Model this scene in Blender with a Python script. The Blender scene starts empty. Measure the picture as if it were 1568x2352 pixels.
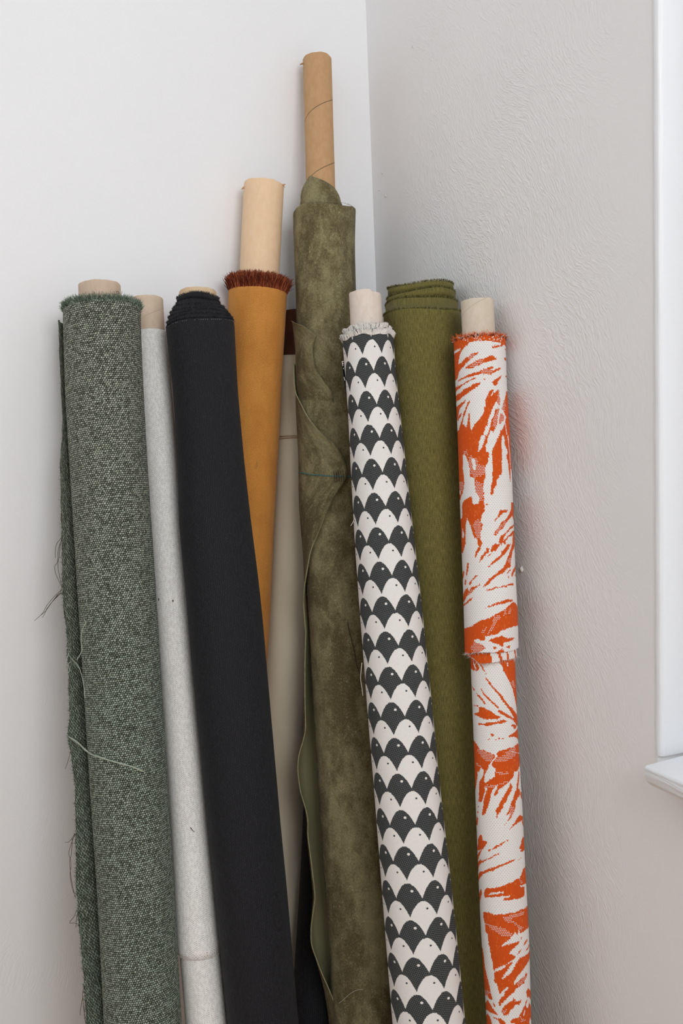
import bpy, math, random
import numpy as np
from mathutils import Matrix, Vector

random.seed(7)
rng = np.random.default_rng(11)
scene = bpy.context.scene
COL = scene.collection

# ------------------------------------------------------------------ camera
IMG_W, IMG_H, FOC = 1568.0, 2352.0, 35.0 / 36.0 * 2352.0
CAM = np.array([-0.82, -1.55, 1.24])
YAW, PITCH, ROLL = math.radians(25.4), math.radians(-6.9), math.radians(2.4)
_f = np.array([math.sin(YAW) * math.cos(PITCH), math.cos(YAW) * math.cos(PITCH), math.sin(PITCH)])
_r = np.array([math.cos(YAW), -math.sin(YAW), 0.0])
_u = np.cross(_r, _f)
CR = math.cos(ROLL) * _r - math.sin(ROLL) * _u
CU = math.sin(ROLL) * _r + math.cos(ROLL) * _u
CF = _f
cam_data = bpy.data.cameras.new('camera')
cam_data.lens = 35.0
cam_data.sensor_width = 36.0
cam_data.sensor_fit = 'AUTO'
cam_data.clip_start = 0.02
cam_data.dof.use_dof = True
cam_data.dof.focus_distance = 1.50
cam_data.dof.aperture_fstop = 5.6
cam = bpy.data.objects.new('camera', cam_data)
COL.objects.link(cam)
M = Matrix(((CR[0], CU[0], -CF[0], CAM[0]), (CR[1], CU[1], -CF[1], CAM[1]),
            (CR[2], CU[2], -CF[2], CAM[2]), (0, 0, 0, 1)))
cam.matrix_world = M
scene.camera = cam

# ------------------------------------------------------------------ light
scene.view_settings.view_transform = 'Standard'
scene.view_settings.look = 'None'
scene.view_settings.gamma = 1.0
scene.view_settings.use_curve_mapping = False
scene.view_settings.exposure = 0.0

world = bpy.data.worlds.new('daylight')
scene.world = world
world.use_nodes = True
bg = world.node_tree.nodes['Background']
bg.inputs['Color'].default_value = (0.935, 0.965, 1.0, 1)
bg.inputs['Strength'].default_value = 0.745


def area_light(name, loc, target, sx, sy, power, color):
    d = bpy.data.lights.new(name, 'AREA')
    d.shape = 'RECTANGLE'
    d.size, d.size_y = sx, sy
    d.energy = power
    d.color = color
    o = bpy.data.objects.new(name, d)
    COL.objects.link(o)
    o.location = loc
    o.rotation_euler = (Vector(target) - Vector(loc)).to_track_quat('-Z', 'Y').to_euler()
    return o


# daylight coming in through the window of the right wall
WIN_Y0, WIN_Y1, WIN_Z0, WIN_Z1 = -0.674, -1.86, 0.80, 2.15
area_light('window_daylight', (0.16, (WIN_Y0 + WIN_Y1) / 2, (WIN_Z0 + WIN_Z1) / 2), (-1.0, (WIN_Y0 + WIN_Y1) / 2, 1.45),
           1.14, 1.33, 3.0, (0.96, 0.98, 1.0))
# daylight from the high window in the opposite wall of the room, behind the photographer
area_light('back_window_daylight', (-0.45, -2.45, 2.0), (-0.45, 0.0, 1.25), 0.9, 0.9, 18.0, (0.96, 0.98, 1.0))
scene.cycles.max_bounces = 5
scene.cycles.diffuse_bounces = 4
scene.cycles.use_adaptive_sampling = True
scene.cycles.adaptive_threshold = 0.05
scene.cycles.adaptive_min_samples = 12
scene.cycles.glossy_bounces = 2
scene.cycles.transmission_bounces = 2
scene.cycles.caustics_reflective = False
scene.cycles.caustics_refractive = False


# ------------------------------------------------------------------ measuring helpers (corner of the room = origin)
def ray(px, py):
    return CF + CR * (px - IMG_W / 2) / FOC + CU * (IMG_H / 2 - py) / FOC


def proj(P):
    d = np.asarray(P, float) - CAM
    dep = d @ CF
    return IMG_W / 2 + FOC * (d @ CR) / dep, IMG_H / 2 - FOC * (d @ CU) / dep


def at(px, py, wall, dist):
    """point seen at a place of the photo, at a given distance from the left ('L') or right ('R') wall"""
    d = ray(px, py)
    a = 1 if wall == 'L' else 0
    t = (-dist - CAM[a]) / d[a]
    return CAM + t * d


def depth_of(P):
    return (np.asarray(P) - CAM) @ CF


# ------------------------------------------------------------------ mesh helpers
def link(o, parent=None):
    COL.objects.link(o)
    if parent is not None:
        o.parent = parent
    return o


def np_mesh(name, verts, quads=None, tris=None, uv=None, smooth=True):
    verts = np.asarray(verts, dtype=np.float64).reshape(-1, 3)
    me = bpy.data.meshes.new(name)
    loops, starts, n = [], [], 0
    for arr, k in ((quads, 4), (tris, 3)):
        if arr is None or len(arr) == 0:
            continue
        arr = np.asarray(arr, dtype=np.int32).reshape(-1, k)
        loops.append(arr.ravel())
        starts.append(n + np.arange(len(arr), dtype=np.int32) * k)
        n += arr.size
    loops = np.concatenate(loops)
    starts = np.concatenate(starts)
    me.vertices.add(len(verts))
    me.vertices.foreach_set('co', verts.ravel())
    me.loops.add(len(loops))
    me.loops.foreach_set('vertex_index', loops)
    me.polygons.add(len(starts))
    me.polygons.foreach_set('loop_start', starts)
    me.update(calc_edges=True)
    me.polygons.foreach_set('use_smooth', np.full(len(starts), bool(smooth)))
    if uv is not None:
        l = me.uv_layers.new(name='UVMap')
        l.data.foreach_set('uv', np.asarray(uv, dtype=np.float32).reshape(-1, 2)[loops].ravel())
    return me


def grid_quads(nr, nc, off=0):
    i = np.arange(nr - 1)[:, None] * nc
    j = np.arange(nc - 1)[None, :]
    a = (i + j).ravel() + off
    return np.stack([a, a + nc, a + nc + 1, a + 1], 1)


def base_of(parent):
    while parent is not None and parent.parent is not None:
        parent = parent.parent
    return np.array(parent.location) if parent is not None else np.zeros(3)


def part(name, me, mat, parent, kind=None, label=None):
    """a mesh made in room coordinates becomes a part of its thing"""
    b = base_of(parent)
    co = np.empty(len(me.vertices) * 3)
    me.vertices.foreach_get('co', co)
    me.vertices.foreach_set('co', (co.reshape(-1, 3) - b).ravel())
    me.update()
    o = bpy.data.objects.new(name, me)
    if isinstance(mat, (list, tuple)):
        for m in mat:
            me.materials.append(m)
    elif mat is not None:
        me.materials.append(mat)
    link(o, parent)
    if kind:
        o['kind'] = kind
    if label:
        o['label'] = label
    return o


def thing(name, label, cat, loc, group=None):
    o = bpy.data.objects.new(name, None)
    o.empty_display_size = 0.05
    o.location = loc
    o['label'] = label
    o['category'] = cat
    if group:
        o['group'] = group
    return link(o)


def box_data(boxes):
    V, Q = [], []
    for (x0, x1, y0, y1, z0, z1) in boxes:
        n = len(V)
        V += [(x0, y0, z0), (x1, y0, z0), (x1, y1, z0), (x0, y1, z0),
              (x0, y0, z1), (x1, y0, z1), (x1, y1, z1), (x0, y1, z1)]
        Q += [(n, n + 3, n + 2, n + 1), (n + 4, n + 5, n + 6, n + 7), (n, n + 1, n + 5, n + 4),
              (n + 1, n + 2, n + 6, n + 5), (n + 2, n + 3, n + 7, n + 6), (n + 3, n, n + 4, n + 7)]
    return V, Q


def boxes_mesh(name, boxes):
    V, Q = box_data(boxes)
    return np_mesh(name, V, quads=Q, smooth=False)


def crom(pts, n=8):
    """smooth curve through points"""
    P = np.asarray(pts, float)
    if len(P) < 3:
        t = np.linspace(0, 1, n + 1)[:, None]
        return P[0] + (P[-1] - P[0]) * t
    Q = np.vstack([2 * P[0] - P[1], P, 2 * P[-1] - P[-2]])
    out = []
    for i in range(1, len(Q) - 2):
        p0, p1, p2, p3 = Q[i - 1], Q[i], Q[i + 1], Q[i + 2]
        for t in np.linspace(0, 1, n, endpoint=False):
            out.append(0.5 * ((2 * p1) + (-p0 + p2) * t + (2 * p0 - 5 * p1 + 4 * p2 - p3) * t * t
                              + (-p0 + 3 * p1 - 3 * p2 + p3) * t ** 3))
    out.append(P[-1])
    return np.array(out)


def tube_data(path, r, ns=6, taper=0.0):
    path = np.asarray(path, float)
    T = np.gradient(path, axis=0)
    T /= np.linalg.norm(T, axis=1)[:, None] + 1e-12
    V, Q = [], []
    ref = np.array([0.31, -0.9, 0.3])
    m = len(path)
    for i, (p, t) in enumerate(zip(path, T)):
        a = np.cross(t, ref)
        a /= np.linalg.norm(a) + 1e-12
        b = np.cross(t, a)
        rr = r * (1 - taper * i / (m - 1))
        for k in range(ns):
            w = 2 * math.pi * k / ns
            V.append(p + rr * (math.cos(w) * a + math.sin(w) * b))
    for i in range(m - 1):
        for k in range(ns):
            k2 = (k + 1) % ns
            Q.append((i * ns + k, i * ns + k2, (i + 1) * ns + k2, (i + 1) * ns + k))
    return np.array(V), np.array(Q)


def tubes_mesh(name, paths, r, ns=6, taper=0.0):
    V, Q, n = [], [], 0
    for p in paths:
        v, q = tube_data(p, r, ns, taper)
        V.append(v)
        Q.append(q + n)
        n += len(v)
    return np_mesh(name, np.vstack(V), quads=np.vstack(Q))


def strands_mesh(name, bases, dirs, lengths, widths, curl=0.25, seg=2):
    """many short yarn ends, each a tapered three-sided strand, with a random 'tint' per strand"""
    n = len(bases)
    bases, dirs = np.asarray(bases), np.asarray(dirs)
    dirs = dirs / (np.linalg.norm(dirs, axis=1)[:, None] + 1e-12)
    rnd = rng.normal(size=(n, 3))
    a = np.cross(dirs, rnd)
    a /= np.linalg.norm(a, axis=1)[:, None] + 1e-12
    b = np.cross(dirs, a)
    bend = rng.normal(size=(n, 1)) * curl
    bend2 = rng.normal(size=(n, 1)) * curl
    L = np.asarray(lengths)[:, None]
    W = np.asarray(widths)[:, None]
    rows = []
    for s in range(seg + 1):
        t = s / seg
        c = bases + dirs * L * t + a * bend * L * t * t + b * bend2 * L * t * t
        w = W * (1 - 0.65 * t)
        for k in range(3):
            an = 2 * math.pi * k / 3
            rows.append(c + w * (math.cos(an) * a + math.sin(an) * b))
    V = np.stack(rows, 1)                      # n, 3*(seg+1), 3
    per = 3 * (seg + 1)
    q = []
    for s in range(seg):
        for k in range(3):
            k2 = (k + 1) % 3
            q.append((s * 3 + k, s * 3 + k2, (s + 1) * 3 + k2, (s + 1) * 3 + k))
    q = np.array(q)
    Q = (np.arange(n)[:, None, None] * per + q[None]).reshape(-1, 4)
    T = np.arange(n)[:, None] * per + np.array([[seg * 3, seg * 3 + 1, seg * 3 + 2]])
    me = np_mesh(name, V.reshape(-1, 3), quads=Q, tris=T)
    at_ = me.attributes.new('tint', 'FLOAT', 'POINT')
    at_.data.foreach_set('value', np.repeat(rng.random(n), per).astype(np.float32))
    return me


# ------------------------------------------------------------------ rolls
class Roll:
    """A leaning cylinder measured at stations (py, left, right): axis, radius, frame."""

    def __init__(s, stations, wall, top, bot, floor=True):
        # top, bot: (py, centre px, distance from the wall)
        s.wall = wall
        A = at(top[1], top[0], wall, top[2])
        B = at(bot[1], bot[0], wall, bot[2])
        ts = np.linspace(-0.6, 1.5, 400)
        line = A + ts[:, None] * (B - A)
        py = np.array([proj(p)[1] for p in line])
        ax = 1 if wall == 'L' else 0
        P, R, PY = [], [], []
        for (y, l, r) in stations:
            dist = -np.interp(y, py, line[:, ax])
            p = at((l + r) / 2, y, wall, dist)
            P.append(p)
            R.append((r - l) / 2 * depth_of(p) / FOC)
            PY.append(y)
        P, R = np.array(P), np.array(R)
        if floor:
            t = (P[-1] - P[0]) / np.linalg.norm(P[-1] - P[0])
            zend = R[-1] * math.sqrt(max(0, 1 - t[2] ** 2)) + 0.001
            k = (zend - P[-1][2]) / t[2]
            P = np.vstack([P, P[-1] + t * k])
            R = np.append(R, R[-1])
        s.Pk, s.Rk = P, R
        s.vk = np.concatenate([[0], np.cumsum(np.linalg.norm(np.diff(P, axis=0), axis=1))])
        s.L = s.vk[-1]
        s.pyk = np.array(PY)
        s.cxk = np.array([(l + r) / 2 for (_, l, r) in stations])
        s.hwk = np.array([(r - l) / 2 for (_, l, r) in stations])
        s.t = (P[-1] - P[0]) / np.linalg.norm(P[-1] - P[0])      # downwards
        e1 = CAM - P.mean(0)
        e1 -= s.t * (e1 @ s.t)
        s.e1 = e1 / np.linalg.norm(e1)
        e2 = np.cross(s.e1, s.t)
        if e2 @ CR < 0:
            e2 = -e2
        s.e2 = e2
        # smooth tables
        vv = np.linspace(0, s.L, 240)
        k = np.exp(-np.linspace(-2, 2, 13) ** 2)
        k /= k.sum()

        def sm(a):
            x = np.interp(vv, s.vk, a)
            x = np.pad(x, 6, mode='reflect', reflect_type='odd')
            return np.convolve(x, k, mode='valid')
        s.vv = vv
        s.Pt = np.stack([sm(P[:, i]) for i in range(3)], 1)
        s.Rt = sm(R)

    def P(s, v):
        v = np.asarray(v, float)
        base = np.stack([np.interp(v, s.vv, s.Pt[:, i]) for i in range(3)], -1)
        over = np.minimum(v, 0) + np.maximum(v - s.L, 0)
        return base + over[..., None] * s.t

    def r(s, v):
        return np.interp(v, s.vv, s.Rt)

    def v_of(s, py):
        return float(np.interp(py, s.pyk, s.vk[:len(s.pyk)]))

    def surf(s, v, th, off=0.0, r=None):
        v = np.asarray(v, float)
        th = np.asarray(th, float)
        rr = (s.r(v) if r is None else r) + off
        return s.P(v) + np.asarray(rr)[..., None] * (np.cos(th)[..., None] * s.e1 + np.sin(th)[..., None] * s.e2)

    def px(s, px, py, off=0.0):
        """surface point under a place of the photo"""
        v, th = s.v_of(py), 0.0
        for _ in range(12):
            q = proj(s.surf(v, th))
            ex, ey = px - q[0], py - q[1]
            if abs(ex) + abs(ey) < 0.05:
                break
            h = 1e-3
            qa = proj(s.surf(v + h, th))
            qb = proj(s.surf(v, th + h))
            J = np.array([[(qa[0] - q[0]) / h, (qb[0] - q[0]) / h], [(qa[1] - q[1]) / h, (qb[1] - q[1]) / h]])
            try:
                d = np.linalg.solve(J, [ex, ey])
            except np.linalg.LinAlgError:
                break
            v += float(np.clip(d[0], -.05, .05))
            th = float(np.clip(th + np.clip(d[1], -.3, .3), -1.5, 1.5))
        s.last = (v, th)
        return s.surf(v, th, off)

    def base(s):
        b = s.P(s.L)
        return (float(b[0]), float(b[1]), 0.0)


def lathe(name, roll, prof, nseg=72, wob=0.0, tilt=None, u_r=None, seed=0):
    """prof: rows of (v, radius) top to bottom; UV in metres (u round the roll, v down it)"""
    prof = np.asarray(prof, float)
    th = np.linspace(-math.pi, math.pi, nseg + 1)
    v = prof[:, 0][:, None] + np.zeros_like(th)[None]
    r = prof[:, 1][:, None] + np.zeros_like(th)[None]
    if wob:
        g = np.random.default_rng(seed)
        f = np.zeros_like(r)
        for k in (1, 2, 3):
            for q in (2.2, 4.7, 9.0):
                ph, ph2 = g.random(2) * 6.28
                f += np.sin(k * th[None] + ph + 1.3 * np.sin(q * v + ph2)) * np.cos(q * v + ph2) / (k * (1 + q / 6))
        r = r * (1 + wob * f)
    if tilt is not None:
        v = v + tilt(th[None], v)
    P = roll.P(v) + r[..., None] * (np.cos(th)[None, :, None] * roll.e1 + np.sin(th)[None, :, None] * roll.e2)
    R0 = u_r if u_r else float(np.median(prof[:, 1]))
    arc = np.concatenate([[0], np.cumsum(np.hypot(np.diff(prof[:, 0]), np.diff(prof[:, 1])))]) + prof[0, 0]
    uv = np.stack([np.broadcast_to(th[None] * R0, v.shape), np.broadcast_to(arc[:, None], v.shape)], -1)
    nr, nc = v.shape
    return np_mesh(name, P.reshape(-1, 3), quads=grid_quads(nr, nc), uv=uv.reshape(-1, 2))


def body_profile(roll, v0, v1, n, top_in=None, lip=0.002, bottom=True):
    """outer wall between v0 and v1 with a rounded upper edge running in to radius top_in"""
    vs = np.linspace(v0, v1, n)
    rs = roll.r(vs)
    prof = list(zip(vs[1:], rs[1:]))
    r0 = float(roll.r(v0))
    head = []
    if top_in is not None:
        head = [(v0 + 0.020, top_in), (v0 + 0.006, top_in + 0.1 * (r0 - top_in)), (v0 + 0.002, top_in + 0.4 * (r0 - top_in)),
                (v0 + 0.0005, r0 - 2.2 * lip), (v0, r0 - lip), (v0 + lip, r0 - 0.1 * lip), (v0 + 2.5 * lip, r0)]
    prof = head + [p for p in prof if p[0] > v0 + 3 * lip]
    if bottom:
        prof += [(v1 + 0.0005, rs[-1] * 0.97), (v1 - 0.002, rs[-1] * 0.5), (v1 - 0.002, 0.001)]
    return prof


def core_mesh(name, roll, v0, v1, nseg=56, wall=0.004, dent=0.0, seed=0, rough=0.0006, notch=0.0):
    """hollow cardboard tube: outside, lip, inside"""
    vs = np.linspace(v0, v1, 16)
    rs = roll.r(vs)
    prof = [(v0 + 0.12, rs[0] - wall), (v0 + 0.02, rs[0] - wall), (v0 + 0.0008, rs[0] - wall), (v0, rs[0] - wall * 0.75),
            (v0 - 0.0002, rs[0] - wall * 0.4), (v0 + 0.0001, rs[0] - 0.0006), (v0 + 0.0012, rs[0])]
    prof += [(a, b) for a, b in zip(vs[1:], rs[1:])]
    g = np.random.default_rng(seed)
    ph = g.random(6) * 6.28

    def tilt(th, v):
        e = rough * (np.sin(2 * th + ph[0]) + 0.7 * np.sin(5 * th + ph[1]) + 0.5 * np.sin(11 * th + ph[2]))
        e = e + notch * (th > 0.42) * (th < 2.4)
        return e * (v < v0 + 0.0015)
    return lathe(name, roll, prof, nseg, wob=dent, tilt=tilt, seed=seed)


def fringe(name, roll, v, n, length, width, out=0.25, r=None, th0=-math.pi, th1=math.pi, jit=0.35, up=1.0,
           lean=0.0, curl=0.25, vfun=None, off=0.0, vj=0.0006):
    th = rng.uniform(th0, th1, n)
    vv = np.full(n, v) + (vfun(th) if vfun else 0) + rng.normal(size=n) * vj
    rr = np.full(n, float(roll.r(v)) if r is None else r) + off + rng.normal(size=n) * 0.0004
    rad = np.cos(th)[:, None] * roll.e1 + np.sin(th)[:, None] * roll.e2
    tan = -np.sin(th)[:, None] * roll.e1 + np.cos(th)[:, None] * roll.e2
    base = roll.P(vv) + rr[:, None] * rad
    d = -roll.t[None] * up + rad * (out + rng.normal(size=(n, 1)) * jit * 0.6) + tan * (lean + rng.normal(size=(n, 1)) * jit)
    ln = length * (0.55 + 0.75 * rng.random(n))
    return strands_mesh(name, base, d, ln, width * (0.7 + 0.6 * rng.random(n)), curl)
# ------------------------------------------------------------------ materials
def lin(c):
    return tuple((x / 255 / 12.92) if x / 255 <= 0.04045 else ((x / 255 + 0.055) / 1.055) ** 2.4 for x in c) + (1.0,)


class NT:
    """small expression builder for shader nodes"""

    def __init__(s, name):
        s.m = bpy.data.materials.new(name)
        s.m.use_nodes = True
        s.t = s.m.node_tree
        s.t.nodes.clear()
        s.out = s.t.nodes.new('ShaderNodeOutputMaterial')
        s.b = s.t.nodes.new('ShaderNodeBsdfPrincipled')
        s.t.links.new(s.b.outputs[0], s.out.inputs['Surface'])

    def put(s, inp, val):
        if isinstance(val, E_):
            s.t.links.new(val.s, inp)
        elif isinstance(val, bpy.types.NodeSocket):
            s.t.links.new(val, inp)
        else:
            inp.default_value = val

    def math(s, op, *a, clamp=False):
        n = s.t.nodes.new('ShaderNodeMath')
        n.operation = op
        n.use_clamp = clamp
        for i, x in enumerate(a):
            s.put(n.inputs[i], x)
        return E_(s, n.outputs[0])

    def uv(s):
        n = s.t.nodes.new('ShaderNodeUVMap')
        n.uv_map = 'UVMap'
        x = s.t.nodes.new('ShaderNodeSeparateXYZ')
        s.t.links.new(n.outputs[0], x.inputs[0])
        return E_(s, x.outputs[0]), E_(s, x.outputs[1])

    def obj(s):
        n = s.t.nodes.new('ShaderNodeTexCoord')
        x = s.t.nodes.new('ShaderNodeSeparateXYZ')
        s.t.links.new(n.outputs['Object'], x.inputs[0])
        return [E_(s, o) for o in x.outputs]

    def vec(s, x=0.0, y=0.0, z=0.0):
        n = s.t.nodes.new('ShaderNodeCombineXYZ')
        for i, v in enumerate((x, y, z)):
            s.put(n.inputs[i], v)
        return n.outputs[0]

    def noise(s, x, y, z=0.0, detail=2.0, rough=0.5, dist=0.0):
        n = s.t.nodes.new('ShaderNodeTexNoise')
        n.inputs['Scale'].default_value = 1.0
        n.inputs['Detail'].default_value = detail
        n.inputs['Roughness'].default_value = rough
        n.inputs['Distortion'].default_value = dist
        s.t.links.new(s.vec(x, y, z), n.inputs['Vector'])
        return E_(s, n.outputs[0])

    def white(s, x, y, z=0.0):
        n = s.t.nodes.new('ShaderNodeTexWhiteNoise')
        s.t.links.new(s.vec(x, y, z), n.inputs['Vector'])
        return E_(s, n.outputs['Value'])

    def mix(s, f, a, b):
        n = s.t.nodes.new('ShaderNodeMix')
        n.data_type = 'RGBA'
        n.clamp_factor = True
        s.put(n.inputs[0], f)
        s.put(n.inputs[6], a)
        s.put(n.inputs[7], b)
        return n.outputs[2]

    def attr(s, name):
        n = s.t.nodes.new('ShaderNodeAttribute')
        n.attribute_name = name
        return E_(s, n.outputs['Fac']), n.outputs['Color']

    def done(s, color, rough=0.8, height=None, dist=0.001, strength=1.0, sheen=0.0, spec=0.3):
        s.put(s.b.inputs['Base Color'], color)
        s.put(s.b.inputs['Roughness'], rough)
        s.b.inputs['Specular IOR Level'].default_value = spec
        if sheen:
            s.b.inputs['Sheen Weight'].default_value = sheen
            s.b.inputs['Sheen Roughness'].default_value = 0.5
        if height is not None:
            n = s.t.nodes.new('ShaderNodeBump')
            n.inputs['Strength'].default_value = strength
            n.inputs['Distance'].default_value = dist
            s.put(n.inputs['Height'], height)
            s.t.links.new(n.outputs[0], s.b.inputs['Normal'])
        return s.m


class E_:
    def __init__(s, nt, sock):
        s.n, s.s = nt, sock

    def __add__(s, o): return s.n.math('ADD', s, o)
    __radd__ = __add__
    def __mul__(s, o): return s.n.math('MULTIPLY', s, o)
    __rmul__ = __mul__
    def __sub__(s, o): return s.n.math('SUBTRACT', s, o)
    def __rsub__(s, o): return s.n.math('SUBTRACT', o, s)
    def __truediv__(s, o): return s.n.math('DIVIDE', s, o)
    def __gt__(s, o): return s.n.math('GREATER_THAN', s, o)
    def __lt__(s, o): return s.n.math('LESS_THAN', s, o)
    def __pow__(s, o): return s.n.math('POWER', s, o)
    def floor(s): return s.n.math('FLOOR', s)
    def frac(s): return s.n.math('FRACT', s)
    def abs(s): return s.n.math('ABSOLUTE', s)
    def mod(s, o): return s.n.math('FLOORED_MODULO', s, o)
    def sin(s): return s.n.math('SINE', s)
    def clamp(s): return s.n.math('ADD', s, 0.0, clamp=True)
    def max(s, o): return s.n.math('MAXIMUM', s, o)
    def min(s, o): return s.n.math('MINIMUM', s, o)

    def ramp(s, a, b):
        """0 below a, 1 above b"""
        n = s.n.t.nodes.new('ShaderNodeMapRange')
        n.interpolation_type = 'SMOOTHSTEP'
        s.n.put(n.inputs['Value'], s)
        n.inputs['From Min'].default_value = a
        n.inputs['From Max'].default_value = b
        return E_(s.n, n.outputs[0])


def plain(name, rgb, rough=0.7, spec=0.3, sheen=0.0):
    n = NT(name)
    return n.done(lin(rgb), rough, spec=spec, sheen=sheen)


def m_wall_left():
    n = NT('white wall paint')
    x, y, z = n.obj()
    h = n.noise(x * 60 + z * 20, z * 40, 0.0, 3, 0.6) * 1.2
    sp = n.noise(x * 330, z * 330, 1.0, 1, 0.6)
    # brushed plaster ridges, low on the wall
    wx = n.noise(x * 9, z * 9, 5.0, 0) - 0.5
    wz = n.noise(x * 9, z * 9, 9.0, 0) - 0.5
    a = x * 0.5 + z * 0.87 + wx * 0.05
    b = x * 0.87 - z * 0.5 + wz * 0.05
    rg = n.noise(a * 45, b * 230, 2.0, 1, 0.5)
    rid = (1.0 - ((rg - 0.5) * 4.0).abs()).clamp() ** 2.0
    pm = n.noise(x * 5, z * 5, 7.0, 1).ramp(0.42, 0.66) * (1.5 - z).ramp(0.1, 0.9)
    col = n.mix(n.noise(x * 5, z * 5, 2.0, 3), lin((237, 237, 238)), lin((241, 241, 242)))
    return n.done(col, 0.62, h * 0.5 + sp * 0.12 + rid * pm * 0.45, 0.0011, 0.55, spec=0.25)


def m_wall_right():
    n = NT('embossed white wall paint')
    x, y, z = n.obj()
    wy = n.noise(y * 5, z * 5, 5.0, 1) - 0.5
    wz = n.noise(y * 5, z * 5, 9.0, 1) - 0.5
    fw = n.noise(y * 42, z * 42, 3.0, 1) - 0.5
    # strokes of the roller run down towards the window
    a = y * -0.50 + z * -0.87 + wy * 0.07
    b = y * 0.87 + z * -0.50 + wz * 0.12 + fw * 0.010
    r1 = n.noise(a * 26, b * 150, 2.0, 1, 0.5)
    r2 = n.noise(a * 60 + 40, b * 250 - a * 60, 6.0, 1, 0.5)
    r3 = n.noise(a * 34 + 11, b * 190 + a * 70, 13.0, 1, 0.5)
    rid1 = (1.0 - ((r1 - 0.52) * 15.0).abs()).clamp()
    rid2 = (1.0 - ((r2 - 0.5) * 10.0).abs()).clamp()
    rid3 = (1.0 - ((r3 - 0.46) * 14.0).abs()).clamp()
    fine = n.noise(y * 620, z * 620, 1.0, 1, 0.65)
    mid = n.noise(a * 170, b * 330, 4.0, 1, 0.6)
    mask = (y * -1.0).ramp(0.02, 0.25) * (1.0 - (y * -1.0).ramp(0.50, 0.655) * 0.85)
    mask = mask * (0.6 + n.noise(y * 6, z * 6, 4.0, 0).ramp(0.3, 0.65) * 0.5) * (1.0 - z.ramp(1.35, 1.9) * 0.65)
    br = n.noise(y * 40, z * 40, 17.0, 0).ramp(0.36, 0.56)
    col = n.mix(n.noise(y * 6, z * 6, 2.0, 3), lin((236, 235, 235)), lin((241, 240, 240)))
    h = (rid1 * 0.8 + rid2 * 0.5 * br + rid3 * 0.8 * (1.0 - br * 0.5) + mid * 0.5 + fine * 0.35) * (mask + 0.07)
    return n.done(col, 0.6, h, 0.0008, 0.43, spec=0.25)


def m_trim():
    n = NT('white gloss trim paint')
    x, y, z = n.obj()
    h = n.noise(x * 400, y * 400, z * 8, 3, 0.6) * 0.5 + n.noise(x * 30, y * 30, z * 10, 2)
    return n.done(lin((226, 227, 229)), 0.38, h, 0.0012, 0.35, spec=0.45)


def m_floor():
    n = NT('pale wooden floor')
    x, y, z = n.obj()
    pl = (x / 0.12).floor()
    g = n.noise(x * 60, y * 5 + pl * 3.7, 0.0, 4, 0.6)
    gap = ((x / 0.12).frac() - 0.5).abs() > 0.485
    c = n.mix(g, lin((184, 146, 104)), lin((204, 168, 124)))
    return n.done(n.mix(gap, c, lin((110, 88, 66))), 0.5, g, 0.0006, 0.4)


def m_card(name, c1, c2, seam=None, speck=0.5, phase=0.0):
    n = NT(name)
    u, v = n.uv()
    g = n.noise(u * 120, v * 60, 0.0, 4, 0.65)
    f = n.noise(u * 1500, v * 900, 2.0, 2, 0.6)
    col = n.mix((g * 0.75 + f * 0.25).ramp(0.3, 0.7), lin(c1), lin(c2))
    dots = n.noise(u * 520, v * 520, 5.0, 1).ramp(0.70, 0.76)
    col = n.mix(dots * speck, col, lin([k * 0.72 for k in c1]))
    h = g * 0.35 + f * 0.2
    if seam:
        pitch, slope, w, dark = seam
        s = ((v + u * slope + phase) / pitch).frac() - 0.5
        ln = 1.0 - (s.abs() * pitch).ramp(w * 0.4, w)
        col = n.mix(ln * dark, col, lin([k * 0.55 for k in c1]))
        h = h - ln * 1.2 + (s > 0.0) * 0.25
    return n.done(col, 0.72, h, 0.0006, 0.5, spec=0.25)


def m_green(loose=False):
    n = NT('moss green basket weave' + (' wrong side' if loose else ''))
    u, v = n.uv()
    cu, cv = (0.0047, 0.0046) if loose else (0.0033, 0.0029)
    du = (n.noise(u * 170, v * 170, 0.0, 3, 0.6) - 0.5) * 1.5
    dv = (n.noise(u * 170, v * 170, 7.0, 3, 0.6) - 0.5) * 1.3
    V = v / cv + dv + (u * (120.0 if loose else 14.0))
    row = V.floor()
    U = u / cu + du + row.mod(2.0) * 0.5 + V.frac() * 0.18
    fx = (U.frac() - 0.5) * 2.0
    fy = (V.frac() - 0.5) * 2.0
    rnd = n.white(U.floor(), row)
    h = (1.0 - fx.abs() ** 3.0) * (1.0 - fy.abs() ** 3.4)
    yarn = n.noise(u * 1300, v * 1900, 1.0, 3, 0.7)
    big = n.noise(u * 6, v * 3, 4.0, 2) * 0.5 + v.ramp(0.1, 0.8) * 0.5
    light = n.mix(big, lin((184, 184, 164)), lin((164, 182, 168)))
    mid = n.mix(rnd, lin((84, 89, 74)), lin((122, 132, 116)))
    c = n.mix((h * 0.75 + (yarn - 0.5) * 1.1 + (rnd - 0.5) * 0.55).ramp(0.25, 0.95), mid, light)
    c = n.mix(((1.0 - h) + (yarn - 0.5) * 0.5).ramp(0.34, 0.72), c, lin((38, 37, 29)))
    if loose:
        c = n.mix(0.35, c, lin((80, 88, 74)))
    return n.done(c, 0.95, h + yarn * 0.3, 0.0016, 0.9, sheen=0.06, spec=0.1)


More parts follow.
